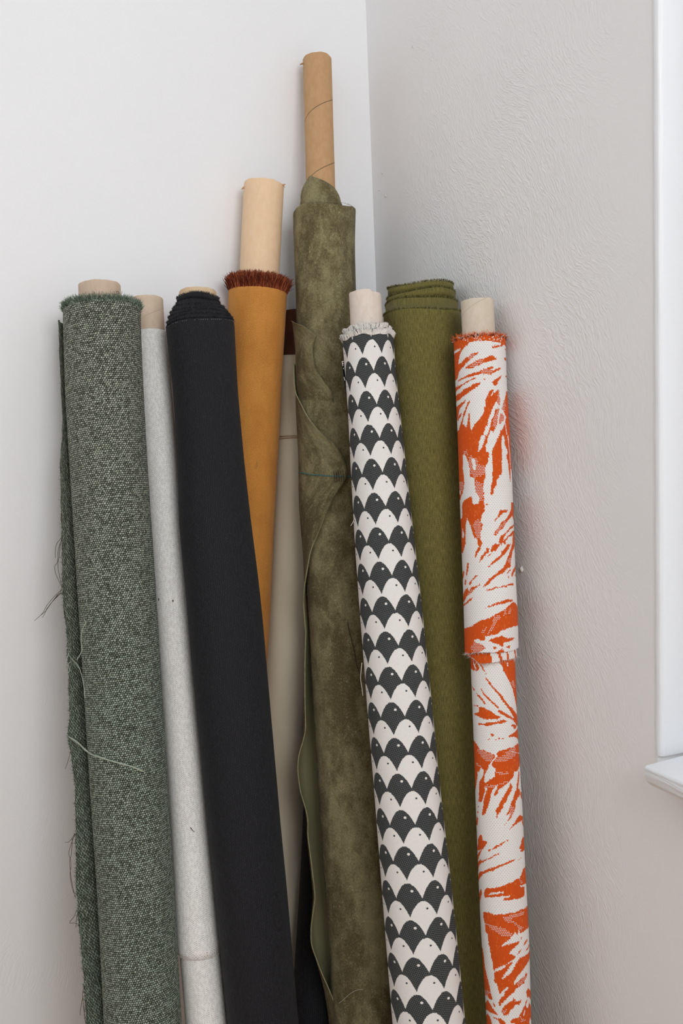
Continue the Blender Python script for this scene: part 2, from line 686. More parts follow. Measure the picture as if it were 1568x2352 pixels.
def m_white_linen():
    n = NT('off white slub weave')
    u, v = n.uv()
    U = u / 0.00175 + (n.noise(u * 300, v * 40, 0.0, 2) - 0.5) * 0.5
    V = v / 0.0026 + (n.noise(u * 500, v * 120, 3.0, 2) - 0.5) * 0.6
    V = V + U.floor().mod(2.0) * 0.5
    fx = (U.frac() - 0.5) * 2.0
    fy = (V.frac() - 0.5) * 2.0
    rnd = n.white(U.floor(), V.floor())
    patch = n.noise(u * 60, v * 22, 5.0, 3, 0.6)
    gap = fy.abs().ramp(0.55, 0.95) * (rnd + patch * 0.9).ramp(0.75, 1.15)
    rib = fx.abs().ramp(0.72, 1.0)
    c = n.mix(n.noise(u * 700, v * 120, 8.0, 2), lin((243, 240, 235)), lin((251, 249, 246)))
    c = n.mix(rib * 0.20, c, lin((150, 145, 136)))
    c = n.mix(gap * 0.62, c, lin((112, 106, 98)))
    h = (1.0 - fx.abs() ** 2.0) * 0.7 - gap * 0.7
    return n.done(c, 0.85, h, 0.0006, 0.6, sheen=0.05, spec=0.2)


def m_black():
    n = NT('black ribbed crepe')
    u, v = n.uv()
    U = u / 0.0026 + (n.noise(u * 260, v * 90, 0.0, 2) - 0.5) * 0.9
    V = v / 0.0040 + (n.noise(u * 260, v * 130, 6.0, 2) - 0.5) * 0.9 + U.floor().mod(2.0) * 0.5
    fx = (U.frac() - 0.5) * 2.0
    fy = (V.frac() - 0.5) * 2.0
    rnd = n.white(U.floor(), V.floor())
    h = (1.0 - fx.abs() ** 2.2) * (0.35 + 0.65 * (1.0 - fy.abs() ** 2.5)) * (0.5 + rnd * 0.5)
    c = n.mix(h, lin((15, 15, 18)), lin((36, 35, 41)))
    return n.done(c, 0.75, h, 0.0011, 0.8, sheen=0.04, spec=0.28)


def m_mustard():
    n = NT('mustard twill')
    u, v = n.uv()
    d = (u * 0.85 + v * 1.0) / 0.00165 + (n.noise(u * 400, v * 400, 0.0, 2) - 0.5) * 0.9
    s = ((d.frac() - 0.5) * 2.0).abs()
    c2 = ((u / 0.0012).frac() - 0.5).abs() * 2.0
    g = n.noise(u * 900, v * 900, 2.0, 2, 0.6)
    big = n.noise(u * 30, v * 12, 4.0, 3, 0.6)
    f = (s * 0.70 + c2 * 0.2 + (g - 0.5) * 1.3 + (big - 0.5) * 0.6 - 0.02).clamp()
    c = n.mix(f, lin((240, 168, 82)), lin((140, 78, 24)))
    st = n.noise(u * 55 + 3.0, v * 30 + 1.0, 4.0, 2).ramp(0.70, 0.80)
    c = n.mix(st * 0.35, c, lin((120, 96, 66)))
    return n.done(c, 0.85, 1.0 - s, 0.0005, 0.5, sheen=0.06, spec=0.2)


def m_suede(name='olive suede', k=1.14):
    n = NT(name)
    u, v = n.uv()
    big = n.noise(u * 17, v * 7, 0.0, 3, 0.55, 0.5)
    mid = n.noise(u * 70, v * 40, 3.0, 4, 0.65, 0.4)
    gr = n.noise(u * 420, v * 320, 5.0, 4, 0.75)
    fib = n.noise(u * 1500, v * 1100, 9.0, 2, 0.7)
    t = big * 0.50 + mid * 0.32 + gr * 0.18
    c = n.mix(t.ramp(0.40, 0.62), lin([x * k for x in (80, 71, 48)]), lin([x * k for x in (124, 116, 86)]))
    c = n.mix((gr * 0.6 + fib * 0.4).ramp(0.50, 0.72) * 0.55, c, lin([x * k for x in (150, 141, 106)]))
    c = n.mix((1.0 - (gr * 0.7 + fib * 0.3)).ramp(0.52, 0.70) * 0.55, c, lin([x * k for x in (58, 50, 33)]))
    # bare paler scuffs and nap flecks
    f1 = n.noise(u * 700 + v * 200, v * 420 - u * 160, 8.0, 2, 0.6, 0.8)
    fl = f1.ramp(0.60, 0.66) * mid.ramp(0.48, 0.62)
    c = n.mix(fl * 0.65, c, lin([x * k for x in (176, 166, 128)]))
    return n.done(c, 0.95, mid * 0.8 + gr * 0.8 + fib * 0.2, 0.0010, 0.75, sheen=0.06, spec=0.08)


def m_scales():
    n = NT('charcoal and white scale weave')
    u, v = n.uv()
    CW, Q = 0.0305, 0.0238
    X = u / CW + 0.325
    Y = v / Q + 0.15
    j = Y.floor()
    fr = Y.frac()
    off = j.mod(2.0) * 0.5
    xj = (X + off).frac() - 0.5
    jag = (n.white((u / 0.0009).floor(), (v / 0.0011).floor()) - 0.5) * 0.05
    inside = (fr + jag) > (xj * xj * 3.42)
    par = j.mod(2.0)                       # 0 white row, 1 dark row
    isdark = par * inside + (1.0 - par) * (1.0 - inside)
    first = v < 0.004
    isdark = isdark.max(first)
    dx, dy = (xj - 0.145) * CW, (fr - 0.43) * Q
    dot = ((dx * dx + dy * dy) < (0.0000016 + par * 0.0000012)) * (v > 0.006)
    isdark = (isdark - dot).abs()
    # weave: oblique hairlines on the white, broken twill floats on the dark
    dg = ((u * 0.55 + v * 0.83) / 0.0015).frac()
    wl = ((dg - 0.5).abs() * 2.0).ramp(0.55, 0.9)
    g = n.noise(u * 1500, v * 1500, 0.0, 2)
    cw = n.mix(wl * 0.48, lin((238, 234, 229)), lin((170, 164, 158)))
    t = (v / 0.0017 + (u / 0.0016) * 0.45)
    row = t.floor()
    cell = (u / 0.0030 + row * 0.37).frac()
    fl = (((t.frac() - 0.5).abs() * 2.0) < 0.55) * (cell < 0.62)
    cd = n.mix(fl * (0.35 + g * 0.5), lin((44, 46, 47)), lin((124, 126, 124)))
    col = n.mix(isdark, cw, cd)
    bandf = n.white((u / 0.0016).floor(), (v / 0.0014).floor(), 5.0) > 0.45
    col = n.mix((v < 0.0002) * bandf * 0.75, col, lin((150, 156, 150)))
    return n.done(col, 0.88, wl * -0.5 * (1.0 - isdark) + fl * 0.6 * isdark - isdark * 0.3, 0.0005, 0.6, sheen=0.03, spec=0.15)


def m_olive():
    n = NT('olive green linen')
    u, v = n.uv()
    st = n.noise(u * 1100, v * 90, 0.0, 3, 0.6)
    gr = n.noise(u * 1500, v * 1300, 4.0, 2, 0.7)
    w = (((u / 0.0013).frac() - 0.5).abs() * 2.0) * 0.5 + (((v / 0.0014).frac() - 0.5).abs() * 2.0) * 0.5
    f = (st * 0.45 + gr * 0.65 - w * 0.14 - 0.07)
    c = n.mix(f.ramp(0.22, 0.66), lin((68, 61, 28)), lin((148, 138, 80)))
    big = n.noise(u * 10, v * 6, 8.0, 2)
    c = n.mix(big.ramp(0.4, 0.7) * 0.25, c, lin((92, 86, 44)))
    return n.done(c, 0.9, f, 0.0006, 0.6, sheen=0.07, spec=0.12)


def m_leaf():
    n = NT('orange and white leaf jacquard')
    u, v = n.uv()
    fac, col = n.attr('pattern')
    # knit holes on the white ground, cord ribs on the orange
    row = (v / 0.00235).floor()
    cx = (u / 0.0037 + row.mod(2.0) * 0.5).frac() - 0.5
    cy = (v / 0.00235).frac() - 0.5
    hole = 1.0 - ((cx * 3.7) * (cx * 3.7) + (cy * 2.35) * (cy * 2.35)).ramp(0.08, 0.42)
    rib = ((u / 0.00185).frac() - 0.5).abs() * 2.0
    g = n.noise(u * 800, v * 300, 0.0, 2)
    cw = n.mix(hole * 0.55, lin((232, 228, 224)), lin((126, 120, 114)))
    co = n.mix((rib * 0.6 + (g - 0.5) * 0.5).clamp(), lin((226, 92, 28)), lin((176, 62, 14)))
    lt = n.white((u / 0.0015).floor(), (v / 0.0026).floor(), 3.0) > 0.94
    co = n.mix(lt * 0.22, co, lin((240, 150, 84)))
    c = n.mix(fac, cw, co)
    h = (1.0 - hole) * (1.0 - fac) + (1.0 - rib) * fac
    return n.done(c, 0.85, h, 0.0007, 0.6, sheen=0.03, spec=0.15)


def m_yarn(name, cols, rough=0.9):
    """strands with a per-strand tint between several colours"""
    n = NT(name)
    f, _ = n.attr('tint')
    r = n.t.nodes.new('ShaderNodeValToRGB')
    r.color_ramp.interpolation = 'CONSTANT'
    els = r.color_ramp.elements
    els[0].color = lin(cols[0])
    els[1].position = 1.0 / len(cols)
    els[1].color = lin(cols[1])
    for i, c in enumerate(cols[2:], 2):
        e = els.new(i / len(cols))
        e.color = lin(c)
    n.t.links.new(f.s, r.inputs[0])
    return n.done(r.outputs[0], rough, sheen=0.05, spec=0.1)
# ------------------------------------------------------------------ measured rolls
R_GREEN = Roll([(715, 147, 322), (739, 147, 321), (899, 152, 328), (1080, 163, 338), (1412, 184, 360), (1776, 207, 382),
                (2048, 226, 399), (2352, 242, 416)], 'L', (715, 234, .080), (2352, 329, .248))
R_GREEN_T = Roll([(655, 181, 276), (720, 183, 278)], 'L', (655, 229, .075), (2352, 329, .248), floor=False)
R_WHITE = Roll([(766, 299, 383), (1000, 321, 403), (1300, 346, 428), (1600, 370, 453), (1900, 392, 480), (2190, 407, 508)],
               'L', (766, 341, .043), (2190, 458, .236))
R_WHITE_LO = Roll([(2150, 409, 503), (2190, 413, 506), (2352, 427, 522)], 'L', (2150, 456, .2315), (2352, 475, .258))
R_WHITE_T = Roll([(688, 300, 374), (790, 304, 379)], 'L', (688, 337, .0322), (2190, 458, .236), floor=False)
R_BLACK = Roll([(745, 381, 538), (899, 398, 546), (1058, 408, 560), (1206, 412, 576), (1332, 424, 592), (1445, 434, 604),
                (1562, 445, 614), (1743, 463, 630), (1909, 479, 645), (2048, 493, 659), (2190, 507, 671), (2352, 524, 685)],
               'L', (745, 460, .110), (2352, 607, .305))
R_BLACK_T = Roll([(671, 411, 496), (720, 413, 498)], 'L', (671, 453, .101), (2352, 607, .305), floor=False)
R_MUST = Roll([(672, 525, 659), (742, 523, 655), (849, 518, 648), (1000, 511, 641), (1224, 498, 628), (1398, 491, 621),
               (1550, 484, 612), (2352, 455, 578)], 'L', (672, 592, .051), (2352, 516, .145))
R_MUST_T = Roll([(424, 560, 652), (690, 547, 638)], 'L', (424, 606, .037), (2352, 516, .145), floor=False)
R_BEIGE = Roll([(820, 645, 729), (1000, 637, 724), (1562, 610, 708), (1983, 592, 693), (2226, 582, 680), (2352, 577, 674)],
               'L', (820, 687, .033), (2352, 625, .085))
R_BEIGE_T = Roll([(716, 654, 728), (840, 649, 723)], 'L', (716, 691, .031), (2352, 625, .085), floor=False)
R_SUEDE = Roll([(488, 673, 817), (567, 675, 815), (661, 679, 817), (734, 681, 820), (850, 683, 826), (967, 686, 832),
                (1131, 691, 842), (1283, 700, 852), (1440, 711, 864), (1623, 720, 875), (1785, 728, 884), (1946, 738, 894),
                (2068, 748, 903), (2210, 757, 912), (2352, 764, 918)], 'L', (488, 745, .075), (2352, 841, .285))
R_SUEDE_T = Roll([(136, 695, 761), (278, 699, 765), (480, 704, 771)], 'L', (136, 728, .031), (2352, 841, .285), floor=False)
R_SCALE = Roll([(790, 787, 904), (862, 793, 909), (943, 799, 918), (1089, 806, 934), (1248, 815, 952), (1388, 825, 968),
                (1500, 834, 979), (1623, 843, 992), (1800, 858, 1009), (2007, 874, 1033), (2190, 888, 1052), (2352, 901, 1068)],
               'R', (790, 846, .158), (2352, 984, .20))
R_SCALE_T = Roll([(672, 801, 875), (800, 807, 882)], 'R', (672, 838, .155), (2352, 984, .20), floor=False)
R_OLIVE = Roll([(722, 880, 1057), (1000, 897, 1073), (1500, 925, 1100), (2000, 953, 1126), (2352, 973, 1145)],
               'R', (722, 968, .061), (2352, 1059, .10))
R_ORANGE = Roll([(781, 1042, 1160), (884, 1046, 1163), (1001, 1051, 1170), (1098, 1054, 1175), (1213, 1058, 1179),
                 (1323, 1062, 1183), (1412, 1065, 1188), (1495, 1067, 1190)], 'R', (781, 1101, .040), (2352, 1169, .105), floor=False)
R_ORANGE_LO = Roll([(1470, 1079, 1180), (1522, 1081, 1182), (1681, 1087, 1188), (1844, 1092, 1198), (2007, 1098, 1206),
                    (2152, 1105, 1214), (2352, 1118, 1219)], 'R', (781, 1101, .040), (2352, 1169, .105))
R_ORANGE_T = Roll([(692, 1058, 1133), (800, 1063, 1138)], 'R', (692, 1096, .037), (2352, 1169, .105), floor=False)
R_DARK_FILL = Roll([(1330, 716, 764), (1700, 704, 768), (2000, 690, 770), (2352, 668, 774)], 'L', (1330, 740, .050), (2352, 724, .190))  # added roll that keeps the gap beside the beige roll dark
# leaf motif of the orange cloth in cloth coordinates: (milliradians round the roll, tenths of a millimetre down it)
LEAF_UP = [
    ('o', [(-1620,-10),(-694,0),(-110,-10),(424,-4),(1620,19),(1620,121),(1175,116),(963,145),(720,166),(484,183),(496,158),(632,143),(904,129),(939,96),(533,92),(232,81),(-119,83),(-353,81),(-452,108),(-645,148),(-795,189),(-882,222),(-939,282),(-1017,341),(-985,355),(-820,346),(-642,299),(-472,277),(-352,251),(-277,235),(-45,230),(-64,248),(-173,270),(-283,291),(-419,329),(-564,360),(-679,398),(-861,432),(-1008,468),(-1102,546),(-1620,561),(-1620,368),(-1620,121)]),
    ('w', [(-1620,150),(-993,145),(-814,144),(-873,166),(-1075,184),(-1620,187)]),
    ('d', [(-492,276),(-277,235),(-206,250),(-246,286),(-419,329),(-495,307)]),
    ('s', [(-812,-40),(1021,-15),(1005,80),(533,90),(232,79),(-119,82),(-353,80),(-702,56)]),
    ('o', [(-637,432),(-485,389),(-329,377),(-145,346),(33,325),(210,315),(359,284),(534,283),(593,307),(669,318),(656,334),(487,346),(241,372),(98,383),(-63,411),(-224,425),(-374,444),(-595,437)]),
    ('d', [(-469,428),(-218,369),(104,320),(173,327),(63,382),(-223,418)]),
    ('o', [(-1180,576),(-911,556),(-676,544),(-500,521),(-250,505),(0,487),(55,463),(269,459),(288,441),(498,437),(496,453),(378,472),(493,484),(711,449),(907,425),(834,459),(616,495),(430,528),(409,547),(262,528),(14,528),(-164,539),(-329,553),(-546,556),(-777,576),(-1133,582)]),
    ('d', [(-19,499),(54,470),(267,472),(493,490),(373,522),(48,532)]),
    ('o', [(-1620,653),(-929,644),(-686,619),(-448,592),(-257,568),(-184,564),(-222,588),(-391,601),(-554,625),(-790,652),(-1003,685),(-1620,730)]),
    ('o', [(-1620,770),(-952,751),(-725,712),(-461,686),(-285,655),(-140,647),(19,647),(-91,679),(-258,719),(-471,755),(-644,786),(-819,809),(-1080,841),(-1620,854)]),
    ('o', [(113,595),(167,587),(155,615)]),
    ('o', [(417,641),(519,615),(650,588),(920,538),(845,578),(687,638),(634,683),(527,694),(469,679),(492,660),(425,650)]),
    ('o', [(1139,169),(1620,141),(1620,187)]),
    ('o', [(1135,295),(1241,271),(1620,309),(1177,322)]),
    ('o', [(1200,546),(1620,499),(1620,561)]),
    ('o', [(-1620,935),(-1038,900),(-833,885),(-668,857),(-671,876),(-869,927),(-1017,959),(-1125,1004),(-1196,1071),(-1620,1155),(-1620,1136)]),
    ('o', [(-1299,1099),(-1016,1029),(-917,1027),(-957,1063),(-1109,1095),(-1279,1132)]),
    ('o', [(-1077,1198),(-905,1110),(-837,1049),(-700,979),(-597,902),(-488,868),(-450,876),(-493,899),(-559,928),(-633,989),(-736,1054),(-822,1107),(-890,1180),(-788,1204),(-695,1226),(-642,1184),(-587,1110),(-567,1048),(-516,1050),(-517,1126),(-506,1189),(-499,1271),(-471,1285),(-407,1243),(-307,1196),(-212,1160),(-65,1114),(29,1065),(60,1028),(60,972),(128,979),(124,891),(184,842),(262,798),(342,754),(460,735),(466,757),(413,786),(531,785),(643,746),(712,745),(725,795),(759,858),(745,921),(690,960),(609,923),(573,892),(506,924),(420,968),(353,1031),(291,1081),(231,1118),(187,1174),(145,1224),(70,1261),(10,1322),(-28,1363),(-1620,1295),(-1620,1264),(-1205,1244)]),
    ('w', [(330,830),(411,792),(470,792),(386,830),(346,846)]),
    ('d', [(589,917),(665,752),(721,757),(758,864),(703,953)]),
    ('o', [(111,1365),(224,1287),(291,1194),(355,1138),(459,1081),(509,1018),(639,989),(703,1010),(650,1049),(595,1112),(562,1175),(533,1226),(425,1282),(363,1320),(259,1288),(180,1366)]),
    ('d', [(321,1238),(498,1081),(617,992),(691,1010),(562,1175),(446,1270)]),
    ('o', [(617,1219),(655,1137),(714,1067),(814,1059),(913,1095),(930,1145),(758,1192),(637,1225)]),
    ('d', [(617,1219),(655,1137),(714,1067),(814,1059),(913,1095),(930,1145),(758,1192),(637,1225)]),
    ('o', [(803,996),(933,917),(1050,857),(1225,748),(1620,739),(1620,1090),(1620,1342),(1079,1360),(1026,1250),(969,1169),(1073,1110),(957,1049),(901,1032)]),
    ('d', [(803,996),(933,917),(1059,882),(1135,943),(958,1043)]),
    ('o', [(593,1367),(686,1312),(816,1267),(946,1195),(989,1264),(1025,1361)]),
    ('o', [(-1620,1284),(-88,1356),(-125,1395),(-183,1444),(-204,1481),(-211,1537),(-240,1562),(-215,1575),(-124,1539),(-59,1503),(-47,1472),(24,1454),(10,1423),(64,1399),(53,1358),(188,1360),(132,1412),(108,1468),(53,1499),(47,1549),(78,1580),(164,1581),(156,1650),(94,1736),(39,1767),(-1,1822),(4,1934),(-69,1983),(-100,2045),(-83,2138),(-79,2269),(-64,2381),(-162,2423),(-239,2496),(-160,2578),(-238,2664),(-265,2757),(-171,2824),(-362,2822),(-406,2724),(-484,2742),(-558,2691),(-592,2635),(-669,2565),(-731,2514),(-822,2463),(-919,2569),(-964,2818),(-1620,2819),(-1620,2494),(-1162,2434),(-1164,2351),(-1145,2275),(-984,2221),(-837,2205),(-580,2173),(-533,2211),(-530,2273),(-454,2287),(-287,2271),(-247,2222),(-277,2166),(-399,2120),(-407,2020),(-416,1932),(-590,1903),(-618,1783),(-653,1713),(-736,1642),(-854,1588),(-944,1604),(-971,1773),(-914,1901),(-916,2002),(-1032,2113),(-1157,2142),(-1284,2203),(-1620,2191),(-1620,1949),(-1620,1741)]),
    ('w', [(-521,1661),(-405,1657),(-363,1702),(-324,1760),(-347,1809),(-405,1826),(-460,1813),(-472,1750)]),
    ('d', [(-644,1645),(-536,1610),(-297,1679),(-233,1743),(5,1772),(-4,1847),(-78,1902),(-322,1903),(-400,1951),(-565,1866),(-614,1752)]),
    ('w', [(-521,1661),(-405,1657),(-363,1702),(-324,1760),(-347,1809),(-405,1826),(-460,1813),(-472,1750)]),
    ('d', [(-362,1946),(-190,1993),(-90,2032),(-113,2268),(-246,2216),(-276,2160),(-398,2114)]),
    ('d', [(-540,2536),(-307,2477),(-191,2540),(-265,2757),(-479,2692)]),
    ('d', [(-938,1566),(-697,1523),(-664,1619),(-828,1588)]),
    ('d', [(-1620,1941),(-941,1970),(-1029,2100),(-1620,2068)]),
    ('w', [(-1620,2308),(-1132,2320),(-1192,2459),(-1620,2461)]),
    ('w', [(-1179,2592),(-1038,2687),(-1122,2725),(-1274,2718)]),
    ('w', [(-1620,2070),(-1215,2084),(-1297,2146)]),
    ('o', [(280,1564),(348,1527),(472,1446),(582,1377),(602,1361),(761,1360),(720,1401),(705,1489),(715,1627),(662,1802),(648,1883),(563,1902),(439,1964),(394,2038),(280,2099),(276,2143),(203,2167),(162,2148),(197,2049),(258,1962),(277,1801),(279,1645)]),
    ('o', [(794,1359),(1075,1354),(1125,1432),(1200,1607),(1224,1797),(1199,1923),(1130,2006),(1069,1862),(1034,1736),(942,1656),(951,1618),(1036,1604),(1032,1554),(942,1530),(868,1475),(880,1418)]),
    ('o', [(1181,1352),(1620,1331),(1620,1657),(1620,1815),(1620,1890),(1252,1796),(1269,1638),(1206,1468)]),
    ('o', [(-20,2279),(80,2296),(3,2304)]),
    ('o', [(520,2369),(896,2367),(838,2402),(627,2413),(542,2443),(422,2480),(329,2497),(273,2528),(294,2491),(406,2461),(448,2418)]),
    ('o', [(1178,2270),(1131,2364),(976,2427),(800,2489),(551,2537),(447,2598),(296,2646),(220,2707),(325,2708),(480,2648),(669,2600),(793,2539),(996,2490),(1202,2452),(1620,2553),(1620,2487),(1620,2388),(1620,2269)]),
    ('d', [(220,2701),(468,2586),(797,2508),(793,2539),(480,2648),(326,2702)]),
    ('o', [(539,2833),(528,2833),(407,2796),(512,2710),(657,2693),(776,2663),(1044,2596),(1620,2553),(1620,2578),(1003,2634),(724,2700),(652,2737)]),
    ('o', [(707,2835),(694,2835),(541,2798),(897,2714),(1249,2654),(1620,2679),(922,2733),(736,2781)]),
    ('o', [(1144,2839),(1249,2654),(1620,2654),(1620,2843)]),
    ('o', [(83,2786),(161,2771),(141,2796)]),
    ('o', [(-1620,2812),(-977,2812),(-1089,2877),(-1248,2941),(-1620,2912)]),
    ('o', [(-396,2816),(-194,2818),(-264,2863),(-322,2913),(-417,2943),(-461,2999),(-518,2989),(-474,2942),(-431,2899),(-333,2850)]),
    ('o', [(130,2856),(244,2823),(503,2826),(375,2871),(281,2913),(140,2930),(73,2923),(127,2887)]),
    ('o', [(-434,3098),(-338,3062),(-297,3012),(-186,2957),(-61,2903),(-41,2872),(60,2880),(22,2929),(-66,2952),(-136,2976),(-210,3019),(-301,3049),(-377,3086)]),
    ('o', [(-53,2996),(53,2954),(121,2948),(67,2979)]),
    ('o', [(-48,3114),(37,3115),(126,3066),(288,3019),(497,2960),(521,2923),(693,2881),(811,2830),(1013,2832),(860,2896),(683,2956),(511,3003),(355,3051),(229,3074),(89,3103),(53,3127),(1,3139)]),
    ('o', [(1089,2833),(1620,2836),(1156,2918),(1017,3023),(971,3097),(963,3141),(700,3168),(630,3204),(505,3226),(353,3243),(173,3284),(66,3319),(-6,3356),(-110,3379),(-250,3397),(-141,3348),(1,3294),(178,3240),(340,3199),(534,3153),(665,3099),(765,3032),(877,2958),(1008,2898)]),
    ('d', [(715,3056),(1021,3004),(971,3097),(807,3082)]),
    ('o', [(716,3218),(927,3168),(955,3184),(738,3224)]),
    ('o', [(753,3280),(830,3260),(812,3288)]),
    ('o', [(955,3265),(1091,3187),(1620,3091),(1620,3157),(1116,3243),(1032,3279)]),
    ('o', [(1254,3271),(1620,3218),(1620,3279)]),
    ('o', [(-910,3066),(-804,3072),(-855,3154),(-956,3242),(-1018,3230)]),
    ('o', [(-1237,3169),(-1145,3193),(-1237,3257),(-1620,3353),(-1620,3395),(-1620,3259)]),
    ('o', [(-1103,3287),(-1002,3318),(-1083,3375),(-1165,3364)]),
    ('o', [(-829,3329),(-659,3291),(-488,3235),(-412,3241),(-531,3272),(-661,3310),(-760,3366),(-835,3367)]),
    ('o', [(-1620,3554),(-1139,3445),(-1019,3412),(-925,3411),(-875,3455),(-718,3397),(-566,3390),(-334,3353),(-354,3372),(-508,3403),(-658,3453),(-828,3492),(-1007,3525),(-1289,3599),(-1620,3617)]),
    ('d', [(-905,3474),(-675,3416),(-612,3428),(-777,3485),(-1009,3538)]),
    ('o', [(-1620,3651),(-1094,3608),(-922,3568),(-670,3540),(-742,3572),(-959,3612),(-1190,3641),(-1620,3691)]),
    ('o', [(-144,3441),(-48,3423),(104,3419),(229,3383),(261,3402),(367,3404),(521,3382),(711,3379),(783,3368),(1116,3365),(1109,3387),(779,3390),(662,3403),(460,3402),(295,3412),(102,3434),(-119,3449)]),
    ('o', [(-232,3679),(-111,3667),(-57,3639),(42,3646),(95,3622),(268,3606),(489,3585),(698,3565),(891,3579),(980,3578),(972,3606),(783,3604),(522,3623),(299,3637),(161,3642),(-10,3664)]),
    ('o', [(-1620,3991),(-835,3929),(-604,3888),(-390,3843),(-26,3806),(231,3754),(569,3698),(725,3658),(970,3615),(1145,3626),(1620,3718),(1620,3944),(935,3944),(579,3965),(334,3990),(193,4031),(42,4035),(-211,4059),(-249,4109),(-390,4110),(-481,4086),(-687,4114),(-644,4131),(-394,4165),(-222,4214),(-123,4263),(-158,4282),(-1620,4337)]),
    ('d', [(-70,3967),(143,3783),(318,3755),(367,3793),(133,3913),(11,3998),(-211,4047)]),
    ('d', [(-420,4017),(-118,3917),(-207,3985),(-347,4016)]),
    ('d', [(-865,4224),(-688,4126),(-395,4172),(-156,4251),(-956,4277)]),
    ('d', [(476,3801),(526,3716),(595,3724),(577,3773)]),
    ('d', [(693,3769),(815,3685),(876,3700),(799,3760)]),
    ('o', [(-130,4115),(89,4073),(225,4062),(401,4053),(610,4089),(813,4089),(1009,4102),(914,4124),(670,4141),(469,4148),(428,4196),(355,4195),(218,4167),(2,4128)]),
    ('o', [(48,4196),(148,4204),(249,4217),(335,4225),(282,4236),(80,4218)]),
    ('o', [(501,4217),(732,4192),(753,4212),(640,4233)]),
]
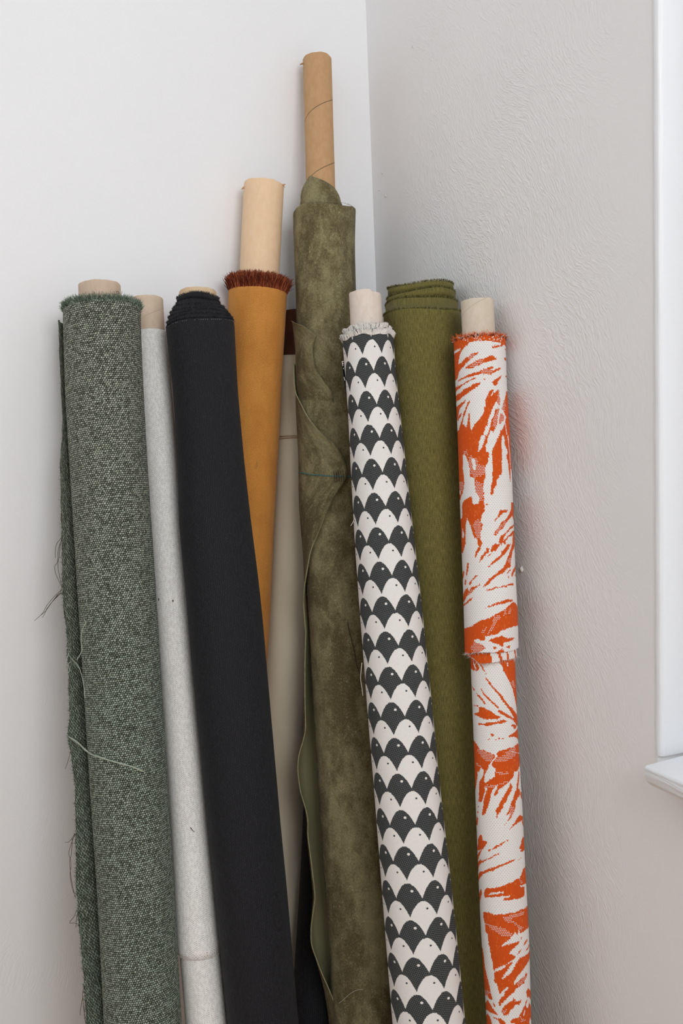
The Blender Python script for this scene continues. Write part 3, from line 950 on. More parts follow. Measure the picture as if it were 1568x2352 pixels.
LEAF_LO = [
    ('o', [(-1620,193),(-759,157),(-738,282),(-669,355),(-687,386),(-896,394),(-1620,375)]),
    ('w', [(-1072,164),(-1012,288),(-870,347),(-853,375),(-942,361),(-1087,303)]),
    ('o', [(-717,157),(-134,152),(-59,208),(-230,258),(-544,278),(-417,364),(-354,388),(-400,398),(-508,359),(-642,274)]),
    ('o', [(-427,438),(-292,409),(-317,434)]),
    ('o', [(-374,457),(-302,481),(-181,524),(-64,579),(131,649),(313,701),(458,772),(640,845),(860,897),(1115,964),(1620,1055),(1620,1183),(1221,1150),(892,1065),(517,1014),(385,980),(177,939),(138,920),(182,896),(391,937),(620,981),(1006,1046),(845,977),(539,861),(325,775),(127,679),(-108,598),(-265,530),(-367,487)]),
    ('o', [(-672,623),(-571,627),(-418,699),(-210,752),(-11,808),(166,859),(183,890),(23,858),(-133,802),(-337,753),(-510,700),(-552,657)]),
    ('o', [(-1620,582),(-988,650),(-1082,663)]),
    ('o', [(-940,683),(-702,723),(-531,763),(-380,828),(-437,838),(-669,769),(-861,712)]),
    ('o', [(-1620,871),(-825,851),(-799,875),(-1001,873),(-1620,864)]),
    ('o', [(-799,875),(-488,873),(-189,919),(9,969),(273,1009),(83,1030),(-245,1025),(-511,1035),(-793,1006),(-1170,989),(-1225,979),(-813,950),(-750,923)]),
    ('o', [(-1620,1036),(-1620,1054),(-1620,1090)]),
    ('o', [(-839,1094),(-641,1088),(-568,1098),(-402,1076),(-168,1073),(100,1062),(247,1045),(422,1036),(557,1065),(371,1085),(262,1095),(97,1086),(-152,1110),(-365,1125),(-476,1115),(-671,1110),(-845,1126)]),
    ('o', [(224,242),(397,239),(782,168),(1246,182),(1620,372),(1620,534),(1620,719),(1620,951),(1620,1090),(1270,871),(1049,712),(916,619),(745,539),(576,447),(444,382),(409,313),(261,280)]),
    ('d', [(831,554),(1054,525),(1294,653),(988,628)]),
    ('w', [(645,244),(738,334),(672,326)]),
    ('o', [(701,1132),(915,1116),(1288,1159),(1051,1191),(868,1182),(943,1154)]),
    ('o', [(572,1275),(652,1253),(922,1234),(1266,1202),(1620,1203),(1620,1374),(1620,1409),(1261,1332),(945,1285),(782,1289)]),
    ('o', [(-229,1228),(-64,1227),(-89,1258),(-172,1264)]),
    ('o', [(-410,1292),(-259,1293),(-346,1306)]),
    ('o', [(103,1268),(204,1285),(121,1290)]),
    ('o', [(279,1274),(350,1296),(265,1297)]),
    ('o', [(-73,1292),(38,1295),(-15,1313)]),
    ('o', [(-1620,1563),(-1620,1263),(-1620,1332),(-1001,1387),(-840,1442),(-692,1449)]),
    ('o', [(370,1442),(541,1428),(869,1417),(1222,1392),(1620,1438),(1620,1553)]),
    ('d', [(458,1444),(1013,1418),(994,1467)]),
    ('d', [(-1009,1463),(-1014,1450),(-859,1456)]),
    ('o', [(-1620,1542),(-590,1439),(-425,1463),(-116,1502),(-55,1501),(-124,1557),(-210,1594),(-295,1608),(-366,1658),(-485,1723),(-587,1787),(-624,1875),(-530,1877),(-116,1783),(-62,1685),(-219,1656),(-213,1613),(-84,1563),(43,1514),(8,1483),(93,1453),(344,1435),(1620,1566),(1620,1679),(1173,1722),(1061,1753),(818,1745),(743,1809),(483,1871),(326,1903),(15,1966),(-10,2002),(-114,2045),(-192,2034),(-145,1985),(-41,1947),(6,1893),(-137,1930),(-264,1974),(-337,2055),(-412,2143),(-509,2213),(-613,2292),(-743,2317),(-811,2315),(-738,2206),(-672,2110),(-573,2020),(-472,1949),(-610,1942),(-568,1983),(-645,2023),(-708,2100),(-857,2157),(-988,2147),(-984,2036),(-918,1877),(-775,1832),(-660,1778),(-626,1721),(-779,1685),(-913,1753),(-1023,1759),(-1084,1850),(-1290,1994),(-1620,2114),(-1620,1986)]),
    ('d', [(-1084,1465),(-687,1446),(-116,1502),(-211,1600),(-467,1599),(-811,1526)]),
    ('d', [(-128,1587),(83,1520),(419,1508),(299,1456),(911,1457),(1011,1462),(945,1542),(495,1584),(70,1600)]),
    ('d', [(-67,1722),(556,1739),(459,1766),(-52,1752)]),
    ('d', [(-685,1945),(-422,1904),(27,1886),(489,1841),(440,1863),(-177,1930),(-611,1954)]),
    ('d', [(-1177,1638),(-721,1664),(-1049,1693)]),
    ('o', [(-161,2241),(-16,2173),(29,2130),(154,2082),(331,1994),(446,1949),(520,1915),(575,1874),(638,1920),(658,1945),(573,1997),(403,2064),(353,2105),(202,2156),(155,2210),(51,2252),(-51,2289),(-76,2331),(-134,2326),(-108,2277)]),
    ('o', [(311,2299),(413,2247),(491,2176),(619,2115),(739,2041),(870,1987),(964,1907),(1146,1770),(1274,1766),(1136,1893),(1011,1984),(1185,2008),(1207,2071),(896,2111),(792,2160),(752,2213),(689,2259),(581,2308),(459,2364),(350,2379),(421,2332),(495,2280)]),
    ('d', [(431,2272),(516,2165),(698,2216),(581,2308),(464,2334)]),
    ('o', [(172,2427),(317,2393),(263,2416)]),
    ('o', [(1237,2024),(1620,2097),(1620,2203),(1239,2123)]),
    ('o', [(416,2497),(534,2447),(711,2407),(770,2380),(1005,2334),(1176,2359),(1620,2394),(1620,2423),(979,2424),(757,2440),(553,2466)]),
    ('o', [(1292,2387),(1620,2519),(1620,2569),(1219,2455)]),
    ('o', [(896,2779),(887,2767),(1047,2706),(1221,2640),(1620,2691),(1620,2862),(1620,2852)]),
    ('o', [(-1291,2368),(-1115,2385),(-1236,2482),(-1620,2525)]),
    ('o', [(-1198,2289),(-1057,2288),(-1133,2334)]),
    ('o', [(-1117,2221),(-1021,2217),(-1080,2249)]),
    ('o', [(-1050,2117),(-947,2120),(-1010,2164)]),
    ('o', [(-1620,2868),(-1270,2740),(-1248,2682),(-975,2591),(-877,2596),(-830,2661),(-573,2651),(-627,2697),(-762,2748),(-827,2776)]),
    ('o', [(-406,2753),(-224,2709),(-45,2676),(112,2652),(325,2613),(343,2629),(108,2676),(-89,2712),(-289,2747),(-301,2749)]),
    ('o', [(-1620,2947),(-875,2774),(-1059,2859),(-1289,2936),(-1620,3065)]),
    ('o', [(-583,2776),(-444,2748),(-317,2744),(-539,2792)]),
    ('o', [(-1620,3047),(-1035,2925),(-967,2944),(-698,2900),(-507,2873),(-312,2829),(-72,2793),(-85,2812),(-315,2847),(-487,2885),(-675,2914),(-938,2967),(-1198,3027),(-1620,3190)]),
    ('o', [(-1620,3254),(-1171,3105),(-865,3077),(-596,3022),(-293,2984),(-55,2948),(258,2914),(629,2884),(601,2907),(357,2929),(97,2955),(-138,2992),(-298,3020),(-489,3053),(-626,3066),(-841,3106),(-1096,3165),(-1620,3319)]),
    ('o', [(779,2908),(1044,2895),(930,2910),(790,2918)]),
    ('o', [(941,2804),(1142,2793),(1620,2833),(1214,2833),(954,2818)]),
    ('o', [(-1620,3482),(-1081,3318),(-1038,3369),(-1143,3434),(-1620,3639)]),
    ('o', [(-825,3301),(-687,3272),(-375,3266),(-135,3241),(137,3210),(421,3181),(602,3159),(808,3155),(942,3116),(1118,3058),(1620,3044),(1620,3242),(1620,3286),(1177,3278),(1117,3407),(800,3415),(507,3409),(279,3412),(8,3416),(12,3396),(245,3375),(390,3355),(-2,3360),(-272,3371),(-545,3390),(-852,3419),(-903,3381)]),
    ('w', [(-657,3367),(-447,3324),(-107,3306),(103,3305),(-72,3326),(-346,3339)]),
    ('w', [(841,3255),(1182,3267),(1620,3290),(1117,3297),(838,3268)]),
    ('d', [(807,3161),(1055,3230),(973,3247),(798,3197)]),
    ('o', [(-1020,3624),(-654,3598),(-476,3610),(-135,3597),(268,3586),(564,3575),(818,3568),(1196,3573),(1620,3586),(1620,3738),(1620,3872),(1072,3853),(798,3869),(693,3867),(629,3820),(549,3876),(426,3839),(296,3882),(288,3886),(-761,3920),(-766,3898),(-903,3881),(-937,3763),(-1027,3711)]),
    ('d', [(-966,3747),(-501,3751),(-31,3776),(303,3840),(228,3884),(-96,3883),(-468,3810),(-877,3775)]),
    ('d', [(-65,3638),(285,3605),(704,3596),(1001,3609),(951,3653),(398,3651),(332,3679),(534,3724),(903,3812),(752,3835),(363,3728),(131,3710)]),
    ('o', [(-1620,3889),(-1620,3651),(-1620,3781),(-1620,3897),(-1620,3986),(-1620,4225),(-1620,4083)]),
    ('o', [(-770,3915),(231,3878),(224,3922),(77,3940),(-72,3981),(-172,4004),(-126,4018),(118,3981),(349,3971),(644,3961),(579,3993),(427,4025),(184,4083),(163,4113),(326,4133),(408,4162),(388,4181),(67,4230),(-16,4251),(-283,4288),(-482,4335),(-543,4360),(-576,4337),(-613,4237),(-689,4126),(-694,4054),(-754,4039)]),
    ('o', [(-546,4376),(-290,4335),(-54,4287),(81,4245),(282,4208),(245,4238),(141,4282),(54,4322),(-100,4385),(-206,4434),(-176,4448),(12,4394),(179,4364),(415,4244),(610,4184),(1620,4170),(1620,4264),(1157,4297),(885,4329),(712,4365),(582,4396),(390,4442),(280,4484),(291,4535),(418,4499),(634,4461),(895,4438),(900,4403),(1050,4434),(1010,4471),(833,4504),(829,4534),(523,4551),(355,4578),(263,4616),(90,4654),(-84,4712),(-261,4768),(-358,4819),(-410,4812),(-419,4761),(-339,4716),(-176,4663),(-120,4620),(37,4562),(7,4542),(-130,4580),(-345,4655),(-408,4607),(-398,4555),(-463,4519),(-574,4506)]),
    ('d', [(-524,4359),(-188,4321),(-434,4363)]),
    ('d', [(196,4359),(408,4305),(301,4321),(130,4363)]),
    ('d', [(436,4505),(896,4433),(979,4462),(759,4518),(449,4547)]),
    ('o', [(-1620,4148),(-1290,4129),(-1195,4221),(-1146,4370),(-1008,4457),(-876,4571),(-805,4666),(-712,4749),(-860,4769),(-1055,4741),(-1620,4794),(-1620,4804),(-1620,4588),(-1620,4366)]),
    ('d', [(-1620,4728),(-872,4642),(-830,4669),(-1059,4752),(-1299,4782)]),
    ('o', [(-1620,4927),(-1078,4795),(-876,4823),(-763,4857),(-618,4889),(-452,4932),(-673,4940),(-944,4943),(-1193,4944),(-1620,4990)]),
    ('o', [(-699,4784),(-618,4797),(-586,4835),(-668,4832)]),
    ('o', [(-1620,5098),(-1125,4981),(-967,5008),(-869,5053),(-771,5150),(-1620,5425)]),
    ('o', [(-796,4978),(-598,4980),(-332,4976),(-198,5006),(25,5103),(-250,5110),(-484,5001),(-685,4993)]),
    ('o', [(-295,4862),(-165,4800),(44,4746),(215,4717),(235,4697),(337,4710),(317,4730),(405,4744),(578,4734),(640,4733),(594,4765),(492,4789),(363,4783),(200,4829),(59,4868),(-31,4910),(-185,4924),(-284,4902)]),
    ('d', [(-278,4866),(-20,4838),(-113,4901),(-249,4901)]),
    ('o', [(917,4661),(1087,4623),(1620,4742),(1620,4865),(1101,4743),(869,4789),(838,4817),(642,4871),(554,4916),(432,4960),(216,4962),(75,4996),(89,5016),(278,5020),(25,5103),(1051,5167),(1219,5034),(1620,5152),(1620,4983),(1172,4823),(1037,4884),(941,4873),(889,4832),(1026,4754),(941,4694)]),
    ('o', [(829,4037),(972,3995),(1249,3984),(1100,4013),(878,4042)]),
    ('o', [(975,4123),(1298,4082),(1620,4111),(1005,4126)]),
    ('o', [(483,4135),(563,4094),(776,4069),(728,4085),(579,4120)]),
    ('o', [(671,3933),(739,3913),(803,3933),(709,3951)]),
    ('w', [(676,4950),(857,4864),(744,4951)]),
    ('d', [(510,4944),(629,4972),(912,5039),(600,5031)]),
]
# ------------------------------------------------------------------ the room
def structure(o, label=None, cat=None):
    o['kind'] = 'structure'
    if label:
        o['label'] = label
    if cat:
        o['category'] = cat
    return o


M_WL, M_WR, M_TRIM, M_FLOOR = m_wall_left(), m_wall_right(), m_trim(), m_floor()
structure(part('floor', boxes_mesh('floor', [(-4.0, 0.12, -4.0, 0.12, -0.08, 0.0)]), M_FLOOR, None),
          'pale wooden floor under the leaning fabric rolls', 'floor')
structure(part('wall_left', boxes_mesh('wall_left', [(-3.0, 0.0, 0.0, 0.12, 0.0, 2.7)]), M_WL, None),
          'smooth bright white wall behind the green and black rolls', 'wall')
wall_r = structure(part('wall_right', boxes_mesh('wall_right', [
    (0.0, 0.12, WIN_Y0, 0.12, 0.0, 2.7), (0.0, 0.12, -3.0, WIN_Y1, 0.0, 2.7),
    (0.0, 0.12, WIN_Y1, WIN_Y0, 0.0, WIN_Z0 - 0.026), (0.0, 0.12, WIN_Y1, WIN_Y0, WIN_Z1, 2.7)]), M_WR, None),
    'off white embossed wall behind the orange leaf roll', 'wall')


def blob(name, c, r, ax, seed):
    g = np.random.default_rng(seed)
    V, Q = [], []
    nr, nc = 6, 10
    for i in range(nr + 1):
        for j in range(nc):
            a, b = math.pi * i / nr, 2 * math.pi * j / nc
            k = 1 + 0.25 * g.normal()
            V.append((c[0] + ax[0] * r * math.sin(a) * math.cos(b) * k, c[1] + ax[1] * r * math.sin(a) * math.sin(b) * k,
                      c[2] + ax[2] * r * math.cos(a) * k))
    for i in range(nr):
        for j in range(nc):
            Q.append((i * nc + j, i * nc + (j + 1) % nc, (i + 1) * nc + (j + 1) % nc, (i + 1) * nc + j))
    return np_mesh(name, V, quads=Q)


M_PL = plain('plaster crumb', (226, 222, 218), 0.8)
for k, (bx, by, br) in enumerate([(1197, 1307, .0028), (871, 436, .0012), (885, 450, .0016), (877, 398, .0010), (947, 107, .0009)]):
    p = at(bx, by, 'R', 0.0006)
    part('plaster_blob', blob('plaster_blob', p, br, (0.8, 1.0, 1.5), k), M_PL, wall_r)

# window in the right wall: casing, sill, sash and panes
SILL_Z = WIN_Z0
e0 = at(1484, 1757, 'R', 0.034)           # front upper corner of the sill end
SILL_Z = float(e0[2])
win = thing('window_1', 'white painted window with plastered reveal and projecting sill', 'window', (0.0, (WIN_Y0 + WIN_Y1) / 2, SILL_Z))
win['kind'] = 'structure'


def extrude_profile(name, prof, axis, a0, a1, steps=2, wob=0.0):
    """closed profile (list of 2D points) swept along y ('y': prof = x,z) or z ('z': prof = x,y)"""
    prof = np.asarray(prof, float)
    n = len(prof)
    V, Q, T = [], [], []
    for i in range(steps):
        a = a0 + (a1 - a0) * i / (steps - 1)
        for k, (p, q) in enumerate(prof):
            j = wob * math.sin(a * 37 + k * 1.7) * math.sin(a * 91 + 2 * k)
            V.append((p + j, a, q) if axis == 'y' else (p + j, q, a))
    for i in range(steps - 1):
        for k in range(n):
            k2 = (k + 1) % n
            Q.append((i * n + k, i * n + k2, (i + 1) * n + k2, (i + 1) * n + k))
    for base in (0, (steps - 1) * n):
        c = len(V)
        V.append(tuple(np.mean([V[base + k] for k in range(n)], axis=0)))
        for k in range(n):
            T.append((base + k, base + (k + 1) % n, c))
    me = np_mesh(name, V, quads=Q, tris=T, smooth=False)
    return me


def rounded(prof, r=0.002, n=3):
    P = [np.array(p, float) for p in prof]
    out = []
    m = len(P)
    for i in range(m):
        a, b, c = P[i - 1], P[i], P[(i + 1) % m]
        d1, d2 = (a - b), (c - b)
        l = min(r, np.linalg.norm(d1) * .45, np.linalg.norm(d2) * .45)
        s, e = b + d1 / np.linalg.norm(d1) * l, b + d2 / np.linalg.norm(d2) * l
        for t in np.linspace(0, 1, n + 1):
            out.append((1 - t) ** 2 * s + 2 * t * (1 - t) * b + t * t * e)
    return out


def bev(o, w=0.0015):
    m = o.modifiers.new('edge', 'BEVEL')
    m.width = w
    m.segments = 2
    m.limit_method = 'ANGLE'
    return o


# plastered reveal on the side next to the rolls (rounded arris), and its twin across the opening
mir = WIN_Y0 + WIN_Y1
RV = 0.046
cp = [(0.1, WIN_Y0 + 0.004), (0.0, WIN_Y0 + 0.004), (-0.0008, WIN_Y0 + 0.003), (-0.0012, WIN_Y0), (0.0, WIN_Y0 - 0.004), (0.004, WIN_Y0 - 0.0065), (RV, WIN_Y0 - 0.010), (0.1, WIN_Y0 - 0.010)]
part('reveal', extrude_profile('reveal', rounded(cp, 0.0015), 'z', SILL_Z - 0.001, WIN_Z1, 40, 0.0003), M_TRIM, win)
part('reveal', extrude_profile('reveal', rounded([(a, mir - b) for a, b in cp], 0.0015), 'z', SILL_Z - 0.001, WIN_Z1, 40, 0.0003), M_TRIM, win)
END = float(e0[1])
sp = [(RV, SILL_Z), (-0.034, SILL_Z - 0.0005), (-0.0365, SILL_Z - 0.003), (-0.0358, SILL_Z - 0.0055), (-0.0365, SILL_Z - 0.010), (-0.0355, SILL_Z - 0.018),
      (-0.030, SILL_Z - 0.0235), (-0.027, SILL_Z - 0.026), (RV, SILL_Z - 0.026)]
sill = part('sill', extrude_profile('sill', rounded(sp, 0.0012), 'y', END, mir - END, 60, 0.0005), M_TRIM, win)
# frame, sash bars and panes
ym = mir / 2
zm = (SILL_Z + WIN_Z1) / 2
Y0, Y1 = WIN_Y0 - 0.0105, WIN_Y1 + 0.0105
for bx in ((RV, 0.10, Y0 - 0.060, Y0, SILL_Z, WIN_Z1), (RV, 0.10, Y1, Y1 + 0.060, SILL_Z, WIN_Z1), (RV, 0.10, Y1 + 0.060, Y0 - 0.060, SILL_Z, SILL_Z + 0.06), (RV, 0.10, Y1 + 0.060, Y0 - 0.060, WIN_Z1 - 0.06, WIN_Z1)):
    bev(part('frame', boxes_mesh('frame', [bx]), M_TRIM, win), 0.003)
for bx in ((0.055, 0.09, ym - 0.014, ym + 0.014, SILL_Z + 0.06, WIN_Z1 - 0.06), (0.055, 0.09, Y1 + 0.060, ym - 0.014, zm - 0.014, zm + 0.014), (0.055, 0.09, ym + 0.014, Y0 - 0.060, zm - 0.014, zm + 0.014)):
    bev(part('glazing_bar', boxes_mesh('glazing_bar', [bx]), M_TRIM, win), 0.002)
gm = bpy.data.materials.new('window glass')
gm.use_nodes = True
gt = gm.node_tree
gt.nodes.clear()
go = gt.nodes.new('ShaderNodeOutputMaterial')
gx = gt.nodes.new('ShaderNodeMixShader')
g1 = gt.nodes.new('ShaderNodeBsdfTransparent')
g2 = gt.nodes.new('ShaderNodeBsdfGlossy')
g2.inputs['Roughness'].default_value = 0.02
gx.inputs[0].default_value = 0.06
gt.links.new(g1.outputs[0], gx.inputs[1])
gt.links.new(g2.outputs[0], gx.inputs[2])
gt.links.new(gx.outputs[0], go.inputs[0])
for (a, b) in ((Y1 + 0.060, ym - 0.014), (ym + 0.014, Y0 - 0.060)):
    for (c, d) in ((SILL_Z + 0.06, zm - 0.014), (zm + 0.014, WIN_Z1 - 0.06)):
        part('pane', boxes_mesh('pane', [(0.071, 0.075, a, b, c, d)]), gm, win)

# ------------------------------------------------------------------ fabric rolls
GROUP = 'fabric rolls leaning in the corner'


def roll_thing(roll, label):
    return thing('fabric_roll', label, 'fabric roll', roll.base(), GROUP)


def thread(name, pts, r, mat, parent, taper=0.3, smooth=10):
    return part(name, tubes_mesh(name, [crom(pts, smooth)], r, 6, taper), mat, parent)


def ink(roll, strokes, parent, mat, w=0.00035):
    for st in strokes:
        pts = [roll.px(x, y, 0.0001) for x, y in st]
        part('ink_mark', tubes_mesh('ink_mark', [crom(pts, 6)], w, 5), mat, parent)


M_INK = plain('ink', (70, 58, 52), 0.8)
MM = 0.00066      # metres per photo pixel near the rolls

# ---- moss green basket weave roll
M_GREEN, M_GREEN_B = m_green(), m_green(True)
t = roll_thing(R_GREEN, 'moss green basket weave roll with frayed loose edge, leftmost of the rolls')
Y_GREEN = m_yarn('green yarn ends', [(128, 142, 122), (98, 112, 94), (160, 172, 152), (64, 72, 58), (112, 128, 110)])
M_GTHREAD = plain('sage thread', (160, 168, 152), 0.9)
M_DTHREAD = plain('dark olive thread', (82, 74, 58), 0.9)
core = part('core_tube', core_mesh('core_tube', R_GREEN_T, 0.0, R_GREEN_T.v_of(720) + 0.05, seed=1, rough=0.0004),
          m_card('grey brown cardboard', (196, 172, 150), (208, 184, 162), (0.09, 0.5, 0.0006, 0.25)), t, label='short cardboard tube end')
ink(R_GREEN_T, [[(261, 669), (263, 673), (262, 678)], [(266, 671), (270, 669), (272, 672), (268, 674), (271, 677), (267, 678), (265, 675)]], core, M_INK)
vg = R_GREEN.v_of(702) - 0.006
cloth = part('cloth', lathe('cloth', R_GREEN, body_profile(R_GREEN, vg, R_GREEN.L, 220, top_in=0.0305, lip=0.004), 110, wob=0.006, seed=2), M_GREEN, t)
part('fringe', fringe('fringe', R_GREEN, vg + 0.003, 2600, 0.0085, 0.00042, out=0.30, jit=0.35, off=-0.003, vj=0.0012), Y_GREEN, cloth, kind='stuff', label='frayed sage green top edge')
part('fringe', fringe('fringe', R_GREEN, vg + 0.004, 900, 0.006, 0.00042, out=0.75, jit=0.5, off=-0.001, vj=0.0015), Y_GREEN, cloth, kind='stuff')
# loose outer edge standing off behind the left side
flapx = np.array([(735, 136), (800, 139), (850, 141), (900, 144), (960, 146), (1000, 145), (1040, 140), (1080, 140), (1150, 141), (1250, 143),
                  (1345, 144), (1395, 146), (1440, 153), (1480, 154), (1582, 160), (1660, 160), (1691, 155), (1748, 166), (1805, 173), (1926, 174),
                  (2027, 175), (2108, 180), (2189, 188), (2270, 194), (2352, 199), (2420, 203), (2780, 224)], float)


def flap_strip(name, rows, cols=10):
    V, UV = [], []
    edge = []
    for py in rows:
        x = np.interp(py, flapx[:, 0], flapx[:, 1]) + 1.2 * math.sin(py * .11) * math.sin(py * .037)
        v = float(np.interp(py, R_GREEN.pyk, R_GREEN.vk[:len(R_GREEN.pyk)])) if py < 2352 else R_GREEN.v_of(2352) + (py - 2352) * MM
        ax = R_GREEN.P(v)
        rr = float(R_GREEN.r(v))
        ed = max(0.012, -ax[1] - 0.62 * rr)
        E = at(x, py, 'L', ed)
        S = R_GREEN.surf(v, -2.15, 0.0006)
        C = R_GREEN.surf(v, -1.75, 0.010)
        edge.append((E, (E - C) / np.linalg.norm(E - C)))
        for k in np.linspace(0, 1, cols):
            P = (1 - k) ** 2 * S + 2 * k * (1 - k) * C + k * k * E
            V.append(P)
            UV.append((k * 0.06, v))
    me = np_mesh(name, V, quads=grid_quads(len(rows), cols), uv=UV)
    return me, edge


rows = list(np.linspace(735, 2750, 170))
me, gedge = flap_strip('loose_edge', rows)
lo = part('loose_edge', me, M_GREEN_B, t, label='loose frayed green selvedge behind the roll')
sm = lo.modifiers.new('thick', 'SOLIDIFY')
sm.thickness = 0.0022
sm.offset = 0
n = 2200
ii = rng.uniform(0, len(gedge) - 1.01, n)
eb = np.array([gedge[int(i)][0] * (1 - i % 1) + gedge[int(i) + 1][0] * (i % 1) for i in ii])
dd = np.array([gedge[int(i)][1] for i in ii]) + rng.normal(size=(n, 3)) * 0.55
part('fringe', strands_mesh('fringe', eb - dd * 0.001 + rng.normal(size=(n, 3)) * 0.0007, dd, 0.0034 * (0.4 + rng.random(n)), 0.00038 * np.ones(n), 0.5), Y_GREEN, lo, kind='stuff', label='ravelled yarn ends of the loose edge')


def gp(x, y, d=None):
    """a point a little in front of the left wall, near the loose edge"""
    v = R_GREEN.v_of(y)
    return at(x, y, 'L', max(0.014, -R_GREEN.P(v)[1] - 0.60 * float(R_GREEN.r(v))) if d is None else d)


for pts in ([(141, 1235), (130, 1250), (127, 1268), (127, 1282)], [(141, 1240), (134, 1262), (132, 1290), (126, 1300), (127, 1315), (134, 1332), (142, 1348)],
            [(139, 1245), (136, 1275), (133, 1300), (138, 1330), (143, 1350)], [(141, 1355), (125, 1370), (108, 1390), (98, 1408), (79, 1426)],
            [(143, 1360), (128, 1374), (112, 1392), (100, 1414), (97, 1418)], [(144, 1366), (135, 1364), (120, 1382), (104, 1404), (90, 1416)],
            [(142, 1348), (140, 1358), (134, 1366), (118, 1384), (106, 1400)], [(140, 1120), (142, 1160), (140, 1190), (141, 1200)],
            [(158, 1560), (157, 1575), (158, 1595)], [(163, 1723), (157, 1745), (150, 1766)],
            [(172, 1914), (165, 1926), (157, 1934), (149, 1935)], [(172, 1916), (163, 1940), (158, 1960), (162, 1975), (163, 1990)],
            [(166, 1925), (164, 1960), (160, 1980), (164, 2020), (172, 2060)], [(163, 1990), (161, 2010), (166, 2040), (174, 2062)],
            [(176, 2090), (170, 2105), (160, 2119), (170, 2120), (178, 2122)], [(178, 2096), (175, 2115), (174, 2131)],
            [(195, 2260), (190, 2280), (191, 2300), (192, 2320), (196, 2350)], [(190, 2290), (184, 2325), (185, 2332)], [(193, 2310), (195, 2330), (197, 2352)]):
    part('loose_thread', tubes_mesh('loose_thread', [crom([gp(*p) for p in pts], 8)], 0.00042, 5, 0.3), M_DTHREAD, t)
for pts in ([(158, 1500), (152, 1520), (149, 1538), (154, 1546), (160, 1540), (157, 1525), (164, 1520)], [(158, 1505), (170, 1519), (180, 1531), (188, 1552), (193, 1580), (195, 1604)],
            [(177, 1515), (188, 1494), (186, 1470), (189, 1446), (197, 1430), (193, 1424)]):
    part('loose_thread', tubes_mesh('loose_thread', [crom([gp(*p, d=-R_GREEN.P(R_GREEN.v_of(p[1]))[1] - 0.2 * .055) if p[0] < 172 else gp(*p, d=-R_GREEN.P(R_GREEN.v_of(p[1]))[1] + 0.03) for p in pts], 8)], 0.0006, 6, 0.2), M_GTHREAD, t)
yp = [gp(158, 1692), gp(178, 1706, -R_GREEN.P(R_GREEN.v_of(1706))[1] - 0.01), gp(196, 1722, -R_GREEN.P(R_GREEN.v_of(1722))[1] + 0.018)]
yp += [R_GREEN.px(x, y, 0.0012) for x, y in ((212, 1732), (232, 1740), (255, 1747), (282, 1754), (305, 1762), (325, 1771), (331, 1770))]
for dz in (0.0, 0.0009):
    part('loose_thread', tubes_mesh('loose_thread', [crom([p + np.array([0, 0, dz * math.sin(i * 1.9)]) for i, p in enumerate(yp)], 8)], 0.0010, 7, 0.25), M_GTHREAD, t)
gl = [gp(183, 2106), gp(184, 2140), gp(190, 2180), gp(200, 2200), (gp(212, 2222)), gp(224, 2250), gp(231, 2272)]
part('loose_thread', tubes_mesh('loose_thread', [crom([p + np.array([0, -0.006, 0]) for p in gl], 8)], 0.0011, 7, 0.2), plain('dull green yarn', (92, 104, 88), 0.95), t)

# ---- off white slub roll
M_LINEN = m_white_linen()
t = roll_thing(R_WHITE, 'off white slub weave roll between the green and black rolls')
core = part('core_tube', core_mesh('core_tube', R_WHITE_T, 0.0, R_WHITE_T.v_of(790) + 0.03, seed=2, rough=0.0003),
     m_card('pale brown cardboard', (205, 183, 160), (214, 194, 172), (0.11, 0.5, 0.0005, 0.2)), t, label='pale cardboard tube end')
vh = R_WHITE.v_of(2182)
pr = body_profile(R_WHITE, 0.0, vh, 170, top_in=0.0245, lip=0.001, bottom=False)
pr += [(vh + 0.0002, pr[-1][1] - 0.0006), (vh - 0.003, pr[-1][1] - 0.0012), (vh - 0.01, float(R_WHITE_LO.r(0)) - 0.001)]
cloth = part('cloth', lathe('cloth', R_WHITE, pr, 84, wob=0.010, seed=3, tilt=lambda th, v: 0.004 * np.sin(th + 0.9) * (v > vh - 0.0035)), M_LINEN, t)
part('inner_cloth', lathe('inner_cloth', R_WHITE_LO, body_profile(R_WHITE_LO, 0.0, R_WHITE_LO.L, 50), 72, wob=0.008, seed=4), M_LINEN, t)
M_HAIR = plain('pale hair thread', (214, 206, 194), 0.8)
thread('loose_thread', [R_WHITE_LO.px(x, y, 0.002) for x, y in ((438, 2190), (428, 2200), (420, 2212), (416, 2222))], 0.00022, M_HAIR, t)
thread('pin', [R_WHITE.px(437, 1900, 0.0012), R_WHITE.px(442, 1907, 0.001), R_WHITE.px(447, 1911, 0.0004)], 0.0005, M_INK, t, taper=0.5)
for (x, y) in ((365, 1377), (397, 1380)):
    q = R_WHITE.px(x, y, 0.0002)
    part('dark_fleck', blob('dark_fleck', q, 0.0008, (1, 1, 2.2), int(x)), M_INK, cloth)
n = 260
th = rng.uniform(-1.5, 1.5, n)
bb = R_WHITE.surf(np.full(n, vh) + 0.004 * np.sin(th + 0.9), th)
part('fringe', strands_mesh('fringe', bb, np.tile(R_WHITE.t, (n, 1)) + rng.normal(size=(n, 3)) * .3, 0.0016 * (0.4 + rng.random(n)), np.full(n, 0.0002), 0.3),
     m_yarn('white yarn ends', [(230, 226, 220), (206, 200, 190), (238, 236, 232)]), cloth, kind='stuff')

